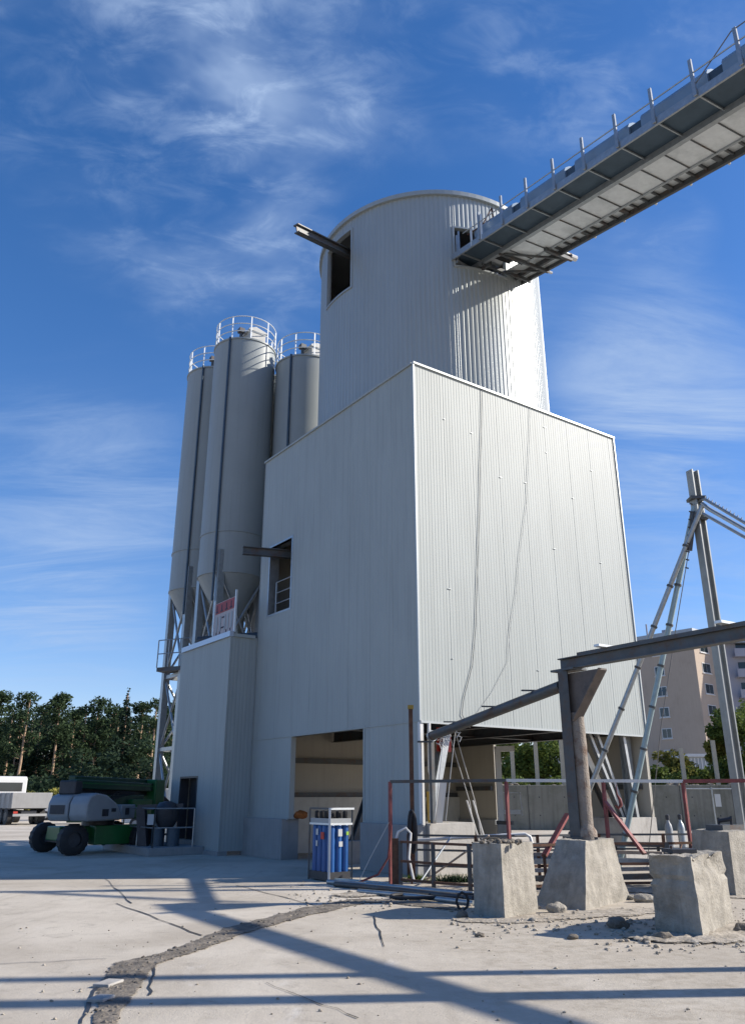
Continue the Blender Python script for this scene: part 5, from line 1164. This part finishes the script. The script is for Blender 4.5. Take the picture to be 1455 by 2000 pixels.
# the woodland mass behind: one body of many trees
m_ = MB(); mt = MB()
for i in range(120):
    Y = rn.uniform(124, 165); x = rn.uniform(-60, 365); p_ = At(x, 1408 + rn.gauss(0, 17), Y); h = p_.z
    lob = [(p_.x + rn.gauss(0, 1.3), Y + rn.gauss(0, 1), h * rn.uniform(.15, .95), rn.uniform(.9, 1.9)) for _ in range(9)]
    c_ = crown_mesh(rn, lob, 520, .34, .8); m_.add(c_.v, c_.f); mt.tube([V((p_.x, Y, 0)), V((p_.x + .2, Y, h * .9))], [.22, .08], 5)
wd = thing('woodland', 'dark mass of woodland closing the view behind the front row of pines', 'woodland', (-45, 140, 0), kind='stuff')
part('crowns', m_, 'needled', wd); part('trunks', mt, 'bark', wd)
m_ = MB(); lob = []
for i in range(110):
    Y = rn.uniform(88, 112); x = rn.uniform(-60, 350); p_ = At(x, 1500, Y); hh = rn.uniform(1.0, 3.6) if x < 150 or rn.random() < .5 else rn.uniform(4, 7.5); r = rn.uniform(1.0, 2.1)
    lob += [(p_.x + rn.gauss(0, 1), Y, hh * k / 3, r * (1.1 - k * .15)) for k in range(4)]
c_ = crown_mesh(rn, lob, 52000, .26, .85)
o = part('undergrowth', c_, 'needled', None); tag(o, 'dense bushes and saplings under the woodland edge', 'undergrowth', kind='stuff')
m_ = MB(); lob = [(At(x, 1560, 84).x, 84 + rn.gauss(0, 1), rn.uniform(.3, 1.6), rn.uniform(.7, 1.5)) for x in range(70, 260, 9)]
o = part('scrub', crown_mesh(rn, lob, 9000, .2, .8), 'leafy', None); tag(o, 'olive scrub growing along the edge of the sunlit yard', 'scrub', kind='stuff')
def leafy(name, c, h, r, label, ml, seed, n=7000, sz=.13, grp=None, z0=0., low=.12):
    rn = random.Random(seed); t = thing(name, label, 'tree' if h > 3.2 else 'bush', c, grp); lobes = []
    for k in range(26):
        a = rn.uniform(0, 6.28); z = h * rn.uniform(low + .08, .95); f = math.sin(math.pi * min(1, max(.08, (z / h - low) / (1.02 - low)))) ** .6; rad = r * f * rn.uniform(.1, .85)
        lobes.append((math.cos(a) * rad, math.sin(a) * rad, z, r * rn.uniform(.22, .42)))
    part('crown', crown_mesh(rn, lobes, n, sz, .8), ml, t, world=False)
    tr = MB(); tr.tube([V((0, 0, 0)), V((.05, 0, h * .4)), V((0, .1, h * .8))], [.05 * h ** .5 + .04, .08, .03], 7)
    for l in lobes[:12]: tr.tube([V((0, 0, h * .3)), V(l[:3])], [.05, .015], 5)
    part('trunk', tr, 'barkd', t, True, world=False); return t
def tree_at(x, ytop, Y, r, label, ml, seed, name='broadleaf_tree', **k): p_ = At(x, ytop, Y); return leafy(name, (p_.x, Y, 0), p_.z, r, label, ml, seed, **k)
tree_at(1012, 1446, 58, 1.9, 'leafy tree at the left of the gap under the building', 'leaf', 21); tree_at(1058, 1436, 56, 2.4, 'broad leafy tree filling the middle of the gap under the building', 'leaf', 22, n=9000)
tree_at(1112, 1420, 70, 2.6, 'darker tree standing over the gabled house roof', 'needled', 23, n=7000); tree_at(985, 1425, 72, 3.0, 'tall tree behind the white pipe frame', 'leaf', 24)
tree_at(1312, 1462, 54, 2.0, 'yellowing bushy tree at the foot of the apartment block', 'leafy', 25, n=6500); tree_at(1275, 1500, 52, 1.5, 'low green bush right of the building corner', 'leaf', 26, 'shrub', n=3500)
tree_at(1352, 1500, 53, 1.7, 'dark green bush in front of the low shed', 'leaf', 27, 'shrub', n=5000); tree_at(1404, 1428, 50, 1.3, 'yellow tipped tree left of the mast', 'leafy', 28, n=6000)
tree_at(1440, 1380, 49, 2.6, 'big sunlit green tree cut by the right edge', 'leaf', 29, n=11000); tree_at(1490, 1360, 56, 3.0, 'green tree beyond the right edge', 'leaf', 30, n=5000)
m_ = MB(); lob = [(x_, 47.6 + rn.gauss(0, .3), 1.9 + rn.uniform(.0, .8), rn.uniform(.35, .6)) for x_ in [3 + k * .55 for k in range(52)]]
o = part('hedge', crown_mesh(rn, lob, 12000, .09, .8), 'leaf', None); tag(o, 'low ragged hedge along the top of the retaining wall', 'hedge', kind='stuff')
